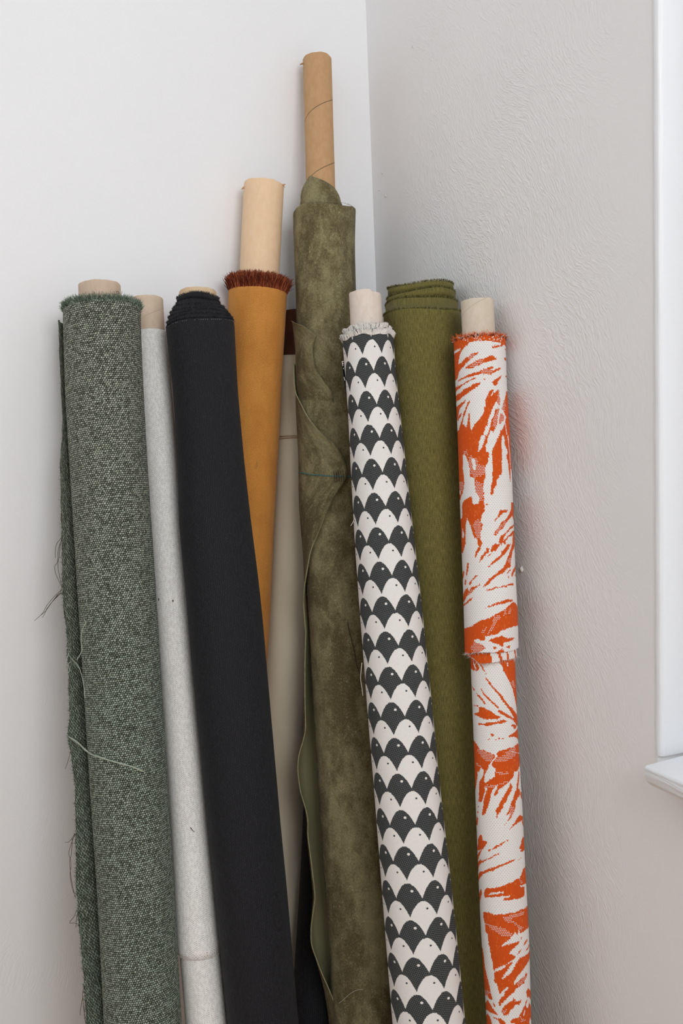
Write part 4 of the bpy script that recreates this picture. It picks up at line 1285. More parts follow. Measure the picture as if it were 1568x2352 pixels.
# ---- black crepe roll
M_BLACK = m_black()
Y_BLACK = m_yarn('black yarn ends', [(34, 36, 42), (24, 25, 30), (48, 51, 58), (30, 32, 37)])
t = roll_thing(R_BLACK, 'black ribbed crepe roll with frayed stepped end')
core = part('core_tube', core_mesh('core_tube', R_BLACK_T, 0.0, R_BLACK_T.v_of(720) + 0.04, seed=3, rough=0.0003),
     m_card('tan cardboard', (206, 178, 142), (216, 190, 156), None, 0.3), t, label='short tan cardboard tube end')
ink(R_BLACK_T, [[(456, 674), (459, 672), (462, 674), (460, 679), (457, 683), (463, 682)], [(470, 682), (474, 678)]], core, M_INK)
vb = R_BLACK.v_of(752)
r0 = float(R_BLACK.r(vb))
steps = [(vb - 0.0435, 0.0312), (vb - 0.0355, 0.0326), (vb - 0.0275, 0.0385), (vb - 0.0215, 0.0425), (vb - 0.0160, 0.0458), (vb - 0.0100, 0.0486)]
prof = [(vb - 0.030, 0.0278)]
for i, (v_, r_) in enumerate(steps):
    nxt = steps[i + 1] if i + 1 < len(steps) else (vb - 0.004, r0 - 0.0012)
    prof += [(v_ + 0.001, r_ - 0.0022), (v_, r_ - 0.0010), (v_ + 0.0010, r_), (nxt[0] + 0.0028, r_ + 0.0002)]
prof += [(vb - 0.003, r0 - 0.0015), (vb - 0.002, r0 - 0.0003)]
vs = np.linspace(vb + 0.001, R_BLACK.L, 180)
prof += list(zip(vs, R_BLACK.r(vs))) + [(R_BLACK.L, r0 * 0.5), (R_BLACK.L, 0.001)]


def btilt(th, v):
    return 0.0022 * np.sin(th * 1.0 + 2.0 + 60 * v) * (v < vb + 0.0005) + 0.0010 * np.sin(3 * th + 200 * v) * (v < vb)


cloth = part('cloth', lathe('cloth', R_BLACK, prof, 110, wob=0.008, seed=5, tilt=btilt, u_r=r0), M_BLACK, t)
bs, ds, ln = [], [], []
for (v_, r_), k in zip(steps + [(vb - 0.004, r0 - 0.001)], (700, 800, 900, 1000, 1200, 1300, 1700)):
    th = rng.uniform(-math.pi, math.pi, k)
    vv = v_ + btilt(th, np.full(k, v_)) + rng.normal(size=k) * 0.0006
    rad = np.cos(th)[:, None] * R_BLACK.e1 + np.sin(th)[:, None] * R_BLACK.e2
    bs.append(R_BLACK.P(vv) + (r_ - 0.0004) * rad)
    ds.append(-R_BLACK.t[None] * 0.55 + rad * rng.uniform(-0.2, 1.0, (k, 1)) + rng.normal(size=(k, 3)) * 0.45)
    ln.append(rng.uniform(0.0006, 0.0021, k))
part('fringe', strands_mesh('fringe', np.vstack(bs), np.vstack(ds), np.concatenate(ln), np.full(sum(map(len, ln)), 0.00032), 0.7), Y_BLACK, cloth, kind='stuff', label='frayed black layers at the top')
M_STITCH = plain('pale basting stitch', (170, 170, 172), 0.8)
st = []
for i in range(46):
    th = -1.35 + i * 0.06
    if rng.random() < 0.62:
        v_ = vb - 0.0005 + btilt(np.array([th]), np.array([vb - 0.001]))[0]
        st.append(np.array([R_BLACK.surf(v_, th, 0.0004), R_BLACK.surf(v_ + 0.0003, th + 0.022, 0.0004)]))
part('basting_stitches', tubes_mesh('basting_stitches', st, 0.00028, 4), M_STITCH, cloth, kind='stuff', label='row of tiny pale stitches')

# ---- mustard twill roll
t = roll_thing(R_MUST, 'mustard twill roll with rust brown fringe around its cardboard tube')
core = part('core_tube', core_mesh('core_tube', R_MUST_T, 0.0, R_MUST_T.v_of(690) + 0.04, seed=4, rough=0.0005),
     m_card('peach cardboard', (232, 197, 159), (238, 206, 171), None, 0.12), t, label='long pale peach cardboard tube')
M_CURL = plain('torn card', (206, 160, 120), 0.85)


def curl(roll, px0, py0, dx, dy, parent, mat, w=0.0022):
    """little torn paper tongue at a tube mouth"""
    a = roll.px(px0, py0, 0.0002)
    q = [a, a + CR * dx * MM * .5 + CU * -dy * MM * .2, a + CR * dx * MM - CU * dy * MM]
    c = crom(q, 5)
    V = []
    for i, p in enumerate(c):
        k = w * (1 - 0.75 * i / (len(c) - 1))
        V += [p - CU * k + CF * 0.0006, p + CU * k - CF * 0.0006]
    Q = [(2 * i, 2 * i + 1, 2 * i + 3, 2 * i + 2) for i in range(len(c) - 1)]
    o = part('torn_paper', np_mesh('torn_paper', V, quads=Q), mat, parent)
    s_ = o.modifiers.new('thick', 'SOLIDIFY')
    s_.thickness = 0.0005
    return o


curl(R_MUST_T, 561, 431, -6, 4, core, M_CURL)
curl(R_MUST_T, 650, 424, 5, -1, core, M_CURL, 0.0014)
curl(R_MUST_T, 649, 424, 5, 7, core, M_CURL, 0.0010)
vm = 0.0
cloth = part('cloth', lathe('cloth', R_MUST, body_profile(R_MUST, vm, R_MUST.L, 200, top_in=0.033, lip=0.0012), 100, wob=0.004, seed=6), m_mustard(), t)
Y_RUST = m_yarn('rust yarn ends', [(132, 58, 32), (104, 42, 22), (158, 80, 46), (90, 36, 20), (180, 100, 62), (118, 50, 28)])
n = 5200
th = rng.uniform(-math.pi, math.pi, n)
rr = rng.uniform(0.034, float(R_MUST.r(0)) - 0.0008, n) ** 1.0
rr = np.maximum(rr, rng.uniform(0.034, float(R_MUST.r(0)) - 0.0006, n))
rad = np.cos(th)[:, None] * R_MUST.e1 + np.sin(th)[:, None] * R_MUST.e2
out = (rr - 0.037) / 0.010
part('fringe', strands_mesh('fringe', R_MUST.P(np.full(n, 0.002)) + rr[:, None] * rad,
                            -R_MUST.t[None] * 1.0 + rad * (0.12 - out[:, None] * 0.02 + rng.normal(size=(n, 1)) * 0.10) + rng.normal(size=(n, 3)) * 0.11,
                            rng.uniform(0.020, 0.028, n) * (1.05 - 0.35 * np.clip(out, 0, 1) ** 2), rng.uniform(0.0005, 0.0009, n), 0.16, 3), Y_RUST, cloth, kind='stuff', label='dense rust brown fringe')

# ---- beige leatherette roll behind
t = roll_thing(R_BEIGE, 'smooth beige roll behind, bound with a tan elastic band')
core = part('core_tube', core_mesh('core_tube', R_BEIGE_T, 0.0, R_BEIGE_T.v_of(840) + 0.03, seed=5, rough=0.0001),
     plain('dark brown tube', (96, 58, 42), 0.6), t, label='dark brown tube end')
nb = NT('beige leatherette')
u_, v_ = nb.uv()
cloth = part('cloth', lathe('cloth', R_BEIGE, body_profile(R_BEIGE, 0.0, R_BEIGE.L, 120, top_in=0.0266, lip=0.0008), 72, wob=0.003, seed=7),
     nb.done(nb.mix(nb.noise(u_ * 40, v_ * 12, 0, 2), lin((226, 215, 190)), lin((231, 221, 197))), 0.5, nb.noise(u_ * 1800, v_ * 1800, 0, 2), 0.0003, 0.3, spec=0.35), t)
M_BAND = plain('tan elastic', (178, 142, 104), 0.6)
for k in (0, 1):
    th = np.linspace(-math.pi, math.pi, 80)
    v0 = R_BEIGE.v_of(1003 + 4 * k)
    ringp = R_BEIGE.surf(v0 - 0.0018 * np.sin(th) * (1 + k * 0.5), th, 0.0006)
    part('elastic_band', tubes_mesh('elastic_band', [ringp], 0.00085, 6), M_BAND, t)

# ---- narrow black roll, added to fill the near-black gap
t = roll_thing(R_DARK_FILL, 'added narrow black roll filling the dark gap between the beige and suede rolls')
cloth = part('cloth', lathe('cloth', R_DARK_FILL, body_profile(R_DARK_FILL, 0.0, R_DARK_FILL.L, 90, top_in=0.012, lip=0.0015), 60, wob=0.006, seed=12), M_BLACK, t)
core = part('core_tube', lathe('core_tube', R_DARK_FILL, [(0.05, 0.0085), (-0.028, 0.0085), (-0.0285, 0.0095), (-0.028, 0.0115), (0.03, 0.0115)], 40),
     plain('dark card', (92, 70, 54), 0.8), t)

# ---- olive suede roll on the tall tube
M_SUEDE, M_SUEDE_IN = m_suede(), plain('pale hide inside', (140, 136, 102), 0.9)
t = roll_thing(R_SUEDE, 'mottled olive suede hide wound on the tallest cardboard tube')
core = part('core_tube', core_mesh('core_tube', R_SUEDE_T, 0.0, R_SUEDE_T.v_of(480) + 0.04, seed=6, rough=0.0005),
     m_card('kraft cardboard', (186, 146, 104), (196, 157, 116), (0.1035, 0.56, 0.0011, 0.75), 0.1, 0.031), t, label='tall kraft cardboard tube with spiral seams')
curl(R_SUEDE_T, 697, 146, -8, 3, core, plain('torn kraft', (172, 132, 90), 0.85), 0.0016)
cloth = part('cloth', lathe('cloth', R_SUEDE, body_profile(R_SUEDE, 0.0, R_SUEDE.L, 220, top_in=0.030, lip=0.0022), 110, wob=0.012, seed=8,
                    tilt=lambda th, v: (0.0030 * np.sin(th * 2 + 1.0) + 0.002 * np.sin(th * 3 - .4)) * np.clip(1 - v / 0.08, 0, 1)), M_SUEDE, t)
# turned-up inner layer round the tube
ct = np.array([(-3.2, 474), (-1.9, 456), (-1.5, 446), (-1.1, 428), (-.72, 413), (-.4, 421), (.1, 431), (.75, 446), (1.2, 462), (1.6, 480), (3.2, 474)])
thc = np.linspace(-math.pi, math.pi, 73)
topv = (np.interp(thc, ct[:, 0], ct[:, 1]) - 478) * 0.000735
V, UV = [], []
KR = 14
for i in range(KR):
    k = i / (KR - 1)
    for j, th in enumerate(thc):
        v = topv[j] * (1 - k) + 0.012 * k
        hgt = -v / 0.047
        r = 0.0335 - 0.0085 * max(0.0, hgt) ** 1.6 + 0.0012 * math.sin(3 * th + 9 * k)
        r = max(r, 0.0246)
        V.append(R_SUEDE_T.P(R_SUEDE_T.v_of(478) + v) + r * (math.cos(th) * R_SUEDE.e1 + math.sin(th) * R_SUEDE.e2))
        UV.append((th * 0.032, v + 3.0))
co = part('collar', np_mesh('collar', V, quads=grid_quads(KR, len(thc)), uv=UV), M_SUEDE, t, label='suede corner turned up round the tube')
s_ = co.modifiers.new('thick', 'SOLIDIFY')
s_.thickness = 0.0014
# outer hide edge wrapping the front, then hanging free on the left
HE = np.array([(872, 677), (880, 679), (955, 710), (985, 731), (1004, 747), (1014, 763), (1049, 784), (1072, 793), (1088, 794), (1103, 791), (1147, 763), (1180, 751),
               (1219, 738), (1264, 721), (1341, 710), (1400, 705), (1440, 702), (1520, 700), (1602, 700), (1679, 702), (1715, 692), (1736, 685), (1772, 683),
               (1821, 690), (1850, 700), (1886, 708), (1914, 706), (1975, 714), (2060, 724), (2095, 719), (2129, 714), (2169, 714), (2234, 738), (2278, 758), (2347, 785), (2420, 800)], float)


def hide_flap():
    V, UV, edge = [], [], []
    cols = 30
    rows_ = np.concatenate([np.linspace(874, 1440, 70), np.linspace(1446, 2420, 110)])
    ring = []
    for py in rows_:
        x = float(np.interp(py, HE[:, 0], HE[:, 1]))
        v = R_SUEDE.v_of(py) if py < 2352 else R_SUEDE.v_of(2352) + (py - 2352) * MM
        if py <= 1440:
            E = R_SUEDE.px(x, py, 0)
            ve, the = R_SUEDE.last
            row = []
            for k in np.linspace(0, 1, cols):
                th = -2.5 + (the + 2.5) * k
                vv = v + (ve - v) * k
                off = 0.0026 + 0.0042 * k ** 8 + 0.0008 * math.sin(vv * 40 + th * 3)
                row.append(R_SUEDE.surf(vv, th, off))
        else:
            lift = min(1.0, (py - 1440) / 240.0)
            ax = R_SUEDE.P(v)
            rr = float(R_SUEDE.r(v))
            dep = depth_of(ax) - rr * (0.05 + 0.25 * lift)
            # in line with the photo edge, at its own depth beside the roll
            E = CAM + ray(x, py) * dep
            S = R_SUEDE.surf(v, -2.5, 0.0012)
            C = R_SUEDE.surf(v, -2.05, 0.006 + 0.034 * lift)
            row = [(1 - k) ** 2 * S + 2 * k * (1 - k) * C + k * k * E for k in np.linspace(0, 1, cols)]
        edge.append(row[-1])
        ring.append(row)
    # smooth rows lengthwise a little
    G = np.array(ring)
    for _ in range(2):
        G[1:-1] = 0.25 * G[:-2] + 0.5 * G[1:-1] + 0.25 * G[2:]
    arc = np.linspace(0, 1, cols)
    vv = np.concatenate([[0], np.cumsum(np.linalg.norm(np.diff(G[:, 0], axis=0), axis=1))])
    UV = [(5 + a * 0.16, b) for b in vv for a in arc]
    return np_mesh('hide_flap', G.reshape(-1, 3), quads=grid_quads(len(G), cols), uv=UV), G[:, -1], G[:, -1] - G[:, -3]


me, hedge, hdir = hide_flap()
M_SUEDE_EDGE = plain('cut hide edge', (158, 150, 114), 0.9)
hf = part('hide_flap', me, [M_SUEDE, M_SUEDE_IN, M_SUEDE_EDGE], t, label='loose outer edge of the suede hide')
s_ = hf.modifiers.new('thick', 'SOLIDIFY')
s_.thickness = 0.0016
s_.offset = 0
s_.material_offset = 1
s_.material_offset_rim = 2
# second layer edge higher up
L2 = np.array([(736, 671), (741, 685), (748, 700), (760, 716), (773, 729), (785, 725), (806, 721), (845, 726), (872, 741), (900, 762), (960, 775), (1010, 785)], float)
rows_ = np.linspace(737, 1010, 46)
G = []
for py in rows_:
    x = float(np.interp(py, L2[:, 0], L2[:, 1]))
    v = R_SUEDE.v_of(py)
    E = R_SUEDE.px(max(x, 683), py, 0)
    ve, the = R_SUEDE.last
    fade = min(1.0, max(0.0, (940 - py) / 120.0))
    row = []
    for k in np.linspace(0, 1, 22):
        th = -2.4 + (the + 2.4) * k
        off = (-0.0016 + 0.0022 * min(1.0, fade * 2.5) + (0.0018 + 0.0040 * k ** 8) * fade) + (0.0035 * max(0, 1 - (py - 737) / 60.0) if th < -1.0 else 0.0)
        row.append(R_SUEDE.surf(v + (ve - v) * k, th, off))
    G.append(row)
G = np.array(G)
UV = [(8 + a * 0.15, 0.3 + b * 0.2) for b in np.linspace(0, 1, len(G)) for a in np.linspace(0, 1, 22)]
h2 = part('hide_layer', np_mesh('hide_layer', G.reshape(-1, 3), quads=grid_quads(len(G), 22), uv=UV), M_SUEDE, t)
s_ = h2.modifiers.new('thick', 'SOLIDIFY')
s_.thickness = 0.0012
s_.offset = 0
Y_SUEDE = m_yarn('suede nap', [(136, 128, 94), (110, 102, 72), (160, 152, 116)])
n = 1500
ii = rng.uniform(0, len(hedge) - 1.01, n)
eb = np.array([hedge[int(i)] * (1 - i % 1) + hedge[int(i) + 1] * (i % 1) for i in ii])
dd = np.array([hdir[int(i)] / (np.linalg.norm(hdir[int(i)]) + 1e-9) for i in ii]) + rng.normal(size=(n, 3)) * 0.7
part('fringe', strands_mesh('fringe', eb, dd, 0.0016 * (0.4 + rng.random(n)), np.full(n, 0.00016), 0.5), Y_SUEDE, hf, kind='stuff')
n = 700
th = rng.uniform(-math.pi, math.pi, n)
bb = R_SUEDE.surf(np.full(n, 0.001), th, -0.001)
part('fringe', strands_mesh('fringe', bb, -R_SUEDE.t[None] + rng.normal(size=(n, 3)) * 0.8, 0.0016 * (0.4 + rng.random(n)), np.full(n, 0.00018), 0.5), Y_SUEDE, cloth, kind='stuff')
# hairs on the nap
n = 9000
th = np.clip(rng.normal(-0.25, 0.65, n), -1.5, 1.6)
vv = rng.uniform(0.01, 1.25, n)
rad = np.cos(th)[:, None] * R_SUEDE.e1 + np.sin(th)[:, None] * R_SUEDE.e2
part('nap', strands_mesh('nap', R_SUEDE.surf(vv, th, 0.0001), rng.normal(size=(n, 3)) + rad * 0.35, rng.uniform(0.0010, 0.0032, n), np.full(n, 0.00010), 0.9),
     m_yarn('suede hairs', [(168, 158, 122), (140, 132, 98), (196, 186, 150)]), cloth, kind='stuff', label='fine pale suede hairs')
thread('tie_thread', [R_SUEDE.px(x, y, 0.0062) for x, y in ((693, 1085), (712, 1089), (724, 1091), (760, 1094), (790, 1095.5), (806, 1096))], 0.00055, plain('teal thread', (46, 122, 134), 0.6), t, 0.0)
for x in (766, 770.5, 775, 779.5, 784):
    thread('stitch_mark', [R_SUEDE.px(x, 1082, 0.0068), R_SUEDE.px(x + 1.5, 1095, 0.0068), R_SUEDE.px(x + 2.5, 1108, 0.0068)], 0.00035, M_INK, hf, 0.0)
thread('loose_thread', [R_SUEDE.px(x, y, 0.001) for x, y in ((798, 1427), (800, 1445), (808, 1475), (814, 1500), (818, 1525), (825, 1546))], 0.00045, plain('black thread', (34, 30, 26), 0.8), t)
thread('loose_thread', [R_SUEDE.px(x, y, 0.001) for x, y in ((779, 2304), (790, 2295), (802, 2284), (818, 2274), (834, 2272))], 0.0003, M_HAIR, t)

# ---- charcoal and white scale pattern roll
t = roll_thing(R_SCALE, 'charcoal and white fish scale pattern roll, frontmost of the rolls')
core = part('core_tube', core_mesh('core_tube', R_SCALE_T, 0.0, R_SCALE_T.v_of(800) + 0.03, seed=7, rough=0.0003, notch=0.0036),
     m_card('chalky cardboard', (216, 200, 186), (226, 212, 200), (0.12, 0.5, 0.0005, 0.2), 0.2), t, label='chalky pale cardboard tube')
r0 = float(R_SCALE.r(0))
cloth = part('cloth', lathe('cloth', R_SCALE, body_profile(R_SCALE, -0.0062, R_SCALE.L, 240, top_in=r0 - 0.004, lip=0.0010), 100, wob=0.004, seed=9, u_r=float(R_SCALE.r(0.2))), m_scales(), t)
Y_WHITE = m_yarn('cream yarn ends', [(238, 232, 224), (230, 223, 213), (244, 240, 234), (222, 214, 204), (238, 233, 226), (234, 228, 220), (240, 236, 230), (236, 230, 222), (226, 219, 210), (64, 63, 64)])
# inner turn standing a little higher
rin = r0 - 0.0045
part('inner_cloth', lathe('inner_cloth', R_SCALE, [(0.01, 0.024), (-0.010, 0.0245), (-0.0175, rin - 0.0018), (-0.0180, rin - 0.0009), (-0.017, rin), (0.012, rin)], 90), plain('charcoal weave edge', (70, 74, 76), 0.9), t)
for vv_, r_, k, l_ in ((-0.0150, rin + 0.0004, 1500, 0.0072), (-0.0050, r0 + 0.0004, 1700, 0.0085)):
    th = rng.uniform(-math.pi, math.pi, k)
    rad = np.cos(th)[:, None] * R_SCALE.e1 + np.sin(th)[:, None] * R_SCALE.e2
    tan = -np.sin(th)[:, None] * R_SCALE.e1 + np.cos(th)[:, None] * R_SCALE.e2
    wav = 0.0012 * np.sin(5 * th) + 0.0008 * np.sin(11 * th)
    part('fringe', strands_mesh('fringe', R_SCALE.P(vv_ + wav) + r_ * rad, -R_SCALE.t[None] + rad * (0.30 + rng.normal(size=(k, 1)) * 0.06) + tan * (0.30 * np.sin(4 * th)[:, None] + rng.normal(size=(k, 1)) * 0.13),
                                l_ * (0.86 + 0.2 * rng.random(k)), np.full(k, 0.00075), 0.08, 2), Y_WHITE, cloth, kind='stuff', label='cream fringe at the top edge')
# printed selvedge peeping out behind the left side
V, UV = [], []
for i, py in enumerate(np.linspace(826, 905, 14)):
    v = R_SCALE.v_of(py)
    for k in range(4):
        V.append(R_SCALE.surf(v, -1.55 - 0.12 * k, 0.0030 * (1 - i / 13.0) + 0.0004))
        UV.append((0.002 * k, v))
sv = part('selvedge', np_mesh('selvedge', V, quads=grid_quads(14, 4), uv=UV), plain('charcoal selvedge', (42, 43, 45), 0.9), t, label='dark selvedge with white lettering')
s_ = sv.modifiers.new('thick', 'SOLIDIFY')
s_.thickness = 0.0008
M_LET = plain('white woven lettering', (226, 222, 216), 0.9)


def sel(x, y):
    return CAM + ray(x, y) * (depth_of(R_SCALE.surf(R_SCALE.v_of(y), -1.2, 0.003)))


for st_ in ([(785, 830), (787.5, 841)], [(785, 830.5), (789, 830)], [(786.3, 835), (789, 834.5)], [(788.3, 845), (788.9, 847.5)], [(789.5, 866), (792, 874)]):
    thread('selvedge_letter', [sel(*p) for p in st_], 0.0004, M_LET, sv, 0.0, 4)
for pts in ([(831, 1522), (829, 1540), (828, 1560), (831, 1580), (833, 1598)], [(815, 1190), (810, 1200), (805, 1208)]):
    dep = depth_of(R_SCALE.surf(R_SCALE.v_of(pts[0][1]), -1.3, 0.004))
    thread('loose_thread', [CAM + ray(*p) * dep for p in pts], 0.0005, M_HAIR, t)

# ---- olive green linen roll
M_OLIVE = m_olive()
t = roll_thing(R_OLIVE, 'thick olive green linen roll with layered frayed top, behind the scale pattern roll')
r0 = float(R_OLIVE.r(0))
lay = [(-0.040, r0 - 0.0085), (-0.0255, r0 - 0.0062), (-0.0135, r0 - 0.0036)]
prof = [(0.004, 0.020), (-0.036, 0.024), (-0.0415, r0 - 0.014)]
for i, (v_, r_) in enumerate(lay):
    nv = lay[i + 1][0] if i + 1 < len(lay) else -0.001
    prof += [(v_ + 0.0008, r_ - 0.0030), (v_, r_ - 0.0014), (v_ + 0.0012, r_), (nv + 0.0034, r_ + 0.0001)]
prof += [(0.0005, r0 - 0.0028), (-0.0005, r0 - 0.0012), (0.001, r0)]
vs = np.linspace(0.006, R_OLIVE.L, 180)
prof += list(zip(vs, R_OLIVE.r(vs))) + [(R_OLIVE.L, r0 * 0.5), (R_OLIVE.L, 0.001)]


def otilt(th, v):
    w = np.clip(1 - (v + 0.002) / 0.05, 0, 1) * (v < 0.05)
    return w * (0.0030 * np.sin(th + 0.8 + 130 * np.minimum(v, 0)) + 0.0012 * np.sin(3 * th + 400 * np.minimum(v, 0)))


cloth = part('cloth', lathe('cloth', R_OLIVE, prof, 120, wob=0.004, seed=10, tilt=otilt, u_r=r0), M_OLIVE, t)
Y_OLIVE = m_yarn('olive yarn ends', [(112, 108, 58), (84, 80, 40), (134, 130, 78), (70, 66, 32)])
bs, ds, ln = [], [], []
for v_, r_ in lay + [(0.0, r0)]:
    k = 1300
    th = rng.uniform(-math.pi, math.pi, k)
    vv = v_ + otilt(th, np.full(k, v_)) + rng.normal(size=k) * 0.0004
    rad = np.cos(th)[:, None] * R_OLIVE.e1 + np.sin(th)[:, None] * R_OLIVE.e2
    bs.append(R_OLIVE.P(vv) + (r_ - 0.0006) * rad)
    ds.append(-R_OLIVE.t[None] + rad * rng.uniform(0.0, 0.7, (k, 1)) + rng.normal(size=(k, 3)) * 0.3)
    ln.append(rng.uniform(0.001, 0.0036, k))
part('fringe', strands_mesh('fringe', np.vstack(bs), np.vstack(ds), np.concatenate(ln), np.full(sum(map(len, ln)), 0.00034), 0.3), Y_OLIVE, t, kind='stuff', label='frayed olive layer edges')

# ---- orange and white leaf pattern roll
M_LEAF = m_leaf()
t = roll_thing(R_ORANGE_LO, 'orange and white leaf pattern roll, rightmost, against the embossed wall')
core = part('core_tube', core_mesh('core_tube', R_ORANGE_T, 0.0, R_ORANGE_T.v_of(800) + 0.03, seed=8, rough=0.0004),
     m_card('stained cardboard', (205, 190, 170), (214, 200, 182), (0.10, 0.5, 0.0006, 0.25), 0.8), t, label='stained pale cardboard tube')


def leaf_mesh(name, roll, v0, v1, polys, tail, head, seed, tilt=None):
    """knitted cloth: every quad is about one stitch and is orange or white"""
    R0 = float(roll.r((v0 + v1) / 2))
    nc = int(round(2 * math.pi * R0 / 0.00115))
    nc += nc % 2
    nr = int(round((v1 - v0) / 0.00108))
    th = np.linspace(-math.pi, math.pi, nc + 1)
    vs = np.linspace(v0, v1, nr + 1)
    tc, vc = (th[:-1] + th[1:]) / 2, (vs[:-1] + vs[1:]) / 2
    # the motif repeats mirrored on the side turned to the wall
    tf = np.where(tc > math.pi / 2, math.pi - tc, np.where(tc < -math.pi / 2, -math.pi - tc, tc))
    A = np.zeros((nr, nc), np.int8)
    vmax = max(q[1] for _, pl in polys for q in pl) / 10000.0 - 0.012
    vc = np.where(vc > vmax, 2 * vmax - vc, vc)          # and turns back below its last repeat
    TT, VV = np.meshgrid(tf * 1000, vc * 10000)
    g = np.random.default_rng(seed)
    jt = g.normal(size=A.shape) * 7.0
    jv = g.normal(size=A.shape) * 4.0
    X, Y = TT + jt, VV + jv
    jj, ii_ = np.meshgrid(np.arange(nc), np.arange(nr))
    dots = ((ii_ % 4 == 0) & (jj % 2 == 0)) | ((ii_ % 4 == 2) & (jj % 2 == 1))
    for code, poly in polys:
        P = np.array(poly, float)
        lo_, hi = P.min(0) - 30, P.max(0) + 30
        m = (Y[:, 0] > lo_[1] - 60) & (Y[:, 0] < hi[1] + 60)
        r_idx = np.where(m)[0]
        if len(r_idx) == 0:
            continue
        xs, ys = X[r_idx], Y[r_idx]
        inside = np.zeros(xs.shape, bool)
        for k in range(len(P)):
            (x1, y1), (x2, y2) = P[k - 1], P[k]
            if y1 == y2:
                continue
            c = ((y1 > ys) != (y2 > ys)) & (xs < (x2 - x1) * (ys - y1) / (y2 - y1) + x1)
            inside ^= c
        sub_ = A[r_idx]
        if code == 'o':
            sub_[inside] = 1
        elif code == 'w':
            sub_[inside] = 0
        elif code == 'd':
            sub_[inside & dots[r_idx]] = 0
        else:
            sub_[inside & (g.random(inside.shape) < 0.16)] = 0
        A[r_idx] = sub_
    prof_v = np.concatenate([[p[0] for p in head], vs, [p[0] for p in tail]])
    prof_r = np.concatenate([[p[1] for p in head], roll.r(vs), [p[1] for p in tail]])
    v2 = prof_v[:, None] + np.zeros(nc + 1)[None]
    if tilt is not None:
        v2 = v2 + tilt(th[None], v2)
    wob = 1 + 0.004 * np.sin(2 * th[None] + 6 * v2) + 0.003 * np.sin(3 * th[None] - 11 * v2)
    P = roll.P(v2) + (prof_r[:, None] * wob)[..., None] * (np.cos(th)[None, :, None] * roll.e1 + np.sin(th)[None, :, None] * roll.e2)
    uv = np.stack([np.broadcast_to(th[None] * R0, v2.shape), v2], -1)
    me = np_mesh(name, P.reshape(-1, 3), quads=grid_quads(len(prof_v), nc + 1), uv=uv.reshape(-1, 2))
    full = np.zeros((len(prof_v) - 1, nc), np.float32)
    h = len(head)
    full[h:h + nr] = A
    if h:
        full[:h] = 1.0
    if len(tail):
        full[h + nr:] = A[-1][None]
    at_ = me.attributes.new('pattern', 'FLOAT', 'FACE')
    at_.data.foreach_set('value', full.ravel())
    return me


r0 = float(R_ORANGE.r(0))
vend = R_ORANGE.v_of(1494)


def hem_tilt(th, v):
    return (0.0028 * np.sin(th + 3.6) + 0.0012 * np.sin(3 * th)) * np.clip((v - vend + 0.02) / 0.02, 0, 1) * (v > vend - 0.02)


cloth = part('cloth', leaf_mesh('cloth', R_ORANGE, 0.002, vend, LEAF_UP, [(vend + 0.0004, r0 * 0.985), (vend - 0.004, r0 * 0.95), (vend - 0.010, r0 * 0.86)],
                        [(0.012, 0.0235), (0.004, 0.0245), (0.001, r0 - 0.004), (0.0, r0 - 0.0012), (0.0008, r0 - 0.0002)], 1, hem_tilt), M_LEAF, t)
part('inner_cloth', leaf_mesh('inner_cloth', R_ORANGE_LO, 0.0, R_ORANGE_LO.L, LEAF_LO, [(R_ORANGE_LO.L, 0.012), (R_ORANGE_LO.L, 0.001)], [], 2), M_LEAF, t)
# second turn peeping out under the hem
V, UV, patt = [], [], []
NC, NR = 120, 30
ths = np.linspace(-math.pi, math.pi, NC + 1)
hemb = np.interp(ths, [-3.2, -1.5, -.9, -.5, .05, .5, 1.0, 1.5, 3.2], [1506, 1504, 1507, 1520, 1517, 1513, 1512, 1508, 1506])
for i in range(NR + 1):
    for j, th in enumerate(ths):
        v0_, v1_ = vend - 0.012, R_ORANGE.v_of(1494) + (hemb[j] - 1497) * 0.00062
        v = v0_ + (v1_ - v0_) * i / NR
        V.append(R_ORANGE.P(v) + (r0 * 0.955) * (math.cos(th) * R_ORANGE.e1 + math.sin(th) * R_ORANGE.e2))
        UV.append((th * r0, v))
me = np_mesh('under_layer', V, quads=grid_quads(NR + 1, NC + 1), uv=UV)
tcs = (ths[:-1] + ths[1:]) / 2
pt = np.zeros((NR, NC), np.float32)
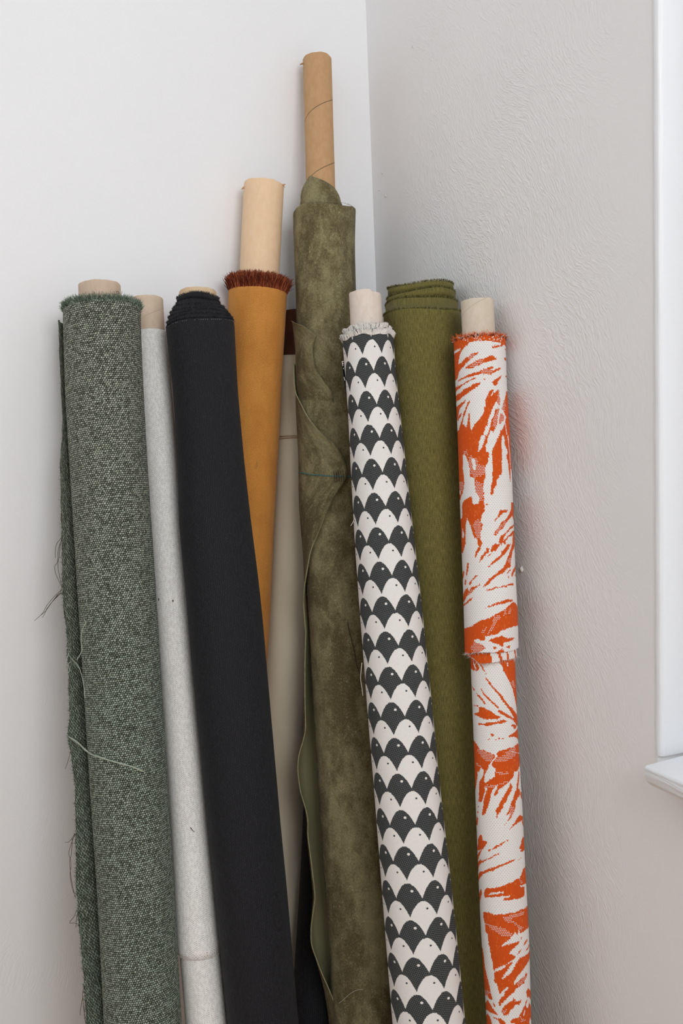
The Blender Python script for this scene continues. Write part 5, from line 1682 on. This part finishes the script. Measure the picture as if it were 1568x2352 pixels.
for i in range(NR):
    for j, th in enumerate(tcs):
        pt[i, j] = 1.0 if (th < -0.10 + 0.004 * i and th > -1.1) or (th < -1.2) or abs(th - (0.16 + i * 0.008)) < 0.06 or abs(th - 0.62 - i * 0.002) < 0.05 or abs(th - 1.12 - i * .003) < 0.06 else 0.0
at_ = me.attributes.new('pattern', 'FLOAT', 'FACE')
at_.data.foreach_set('value', pt.ravel())
ul = part('under_layer', me, M_LEAF, t)
s_ = ul.modifiers.new('thick', 'SOLIDIFY')
s_.thickness = 0.0012
Y_OR = m_yarn('orange edge yarn', [(222, 92, 32), (206, 80, 24), (30, 26, 26), (228, 220, 210), (232, 112, 52), (24, 22, 24)])
Y_OR2 = m_yarn('orange yarn ends', [(230, 100, 38), (214, 84, 26), (236, 124, 66)])
part('fringe', fringe('fringe', R_ORANGE, 0.0022, 1000, 0.0042, 0.00062, out=0.35, jit=0.5, off=-0.0010, curl=0.5), Y_OR, cloth, kind='stuff', label='overcast edge of black, white and orange yarn')
part('fringe', fringe('fringe', R_ORANGE, 0.0005, 420, 0.0058, 0.0005, out=0.05, jit=0.5, off=-0.0022, curl=0.6), Y_OR2, cloth, kind='stuff')
n = 130
th = rng.uniform(-1.4, 1.4, n)
vv = R_ORANGE.v_of(1494) + (np.interp(th, ths, hemb) - 1497) * 0.00062
rad = np.cos(th)[:, None] * R_ORANGE.e1 + np.sin(th)[:, None] * R_ORANGE.e2
part('fringe', strands_mesh('fringe', R_ORANGE.P(vv) + 0.955 * r0 * rad, R_ORANGE.t[None] * 0.6 + rng.normal(size=(n, 3)) * 0.6, rng.uniform(0.002, 0.007, n), np.full(n, 0.00025), 0.5),
     m_yarn('pale yarn ends', [(226, 218, 208), (238, 232, 226), (206, 120, 80)]), cloth, kind='stuff')
n = 160
th = rng.uniform(-1.5, -0.05, n)
part('fringe', strands_mesh('fringe', R_ORANGE.surf(np.full(n, vend) + hem_tilt(th, np.full(n, vend)), th, -0.0004), R_ORANGE.t[None] * 0.4 + rng.normal(size=(n, 3)) * 0.6, rng.uniform(0.001, 0.004, n), np.full(n, 0.00025), 0.5),
     m_yarn('hem yarn ends', [(226, 218, 208), (238, 232, 226), (60, 40, 34)]), cloth, kind='stuff')
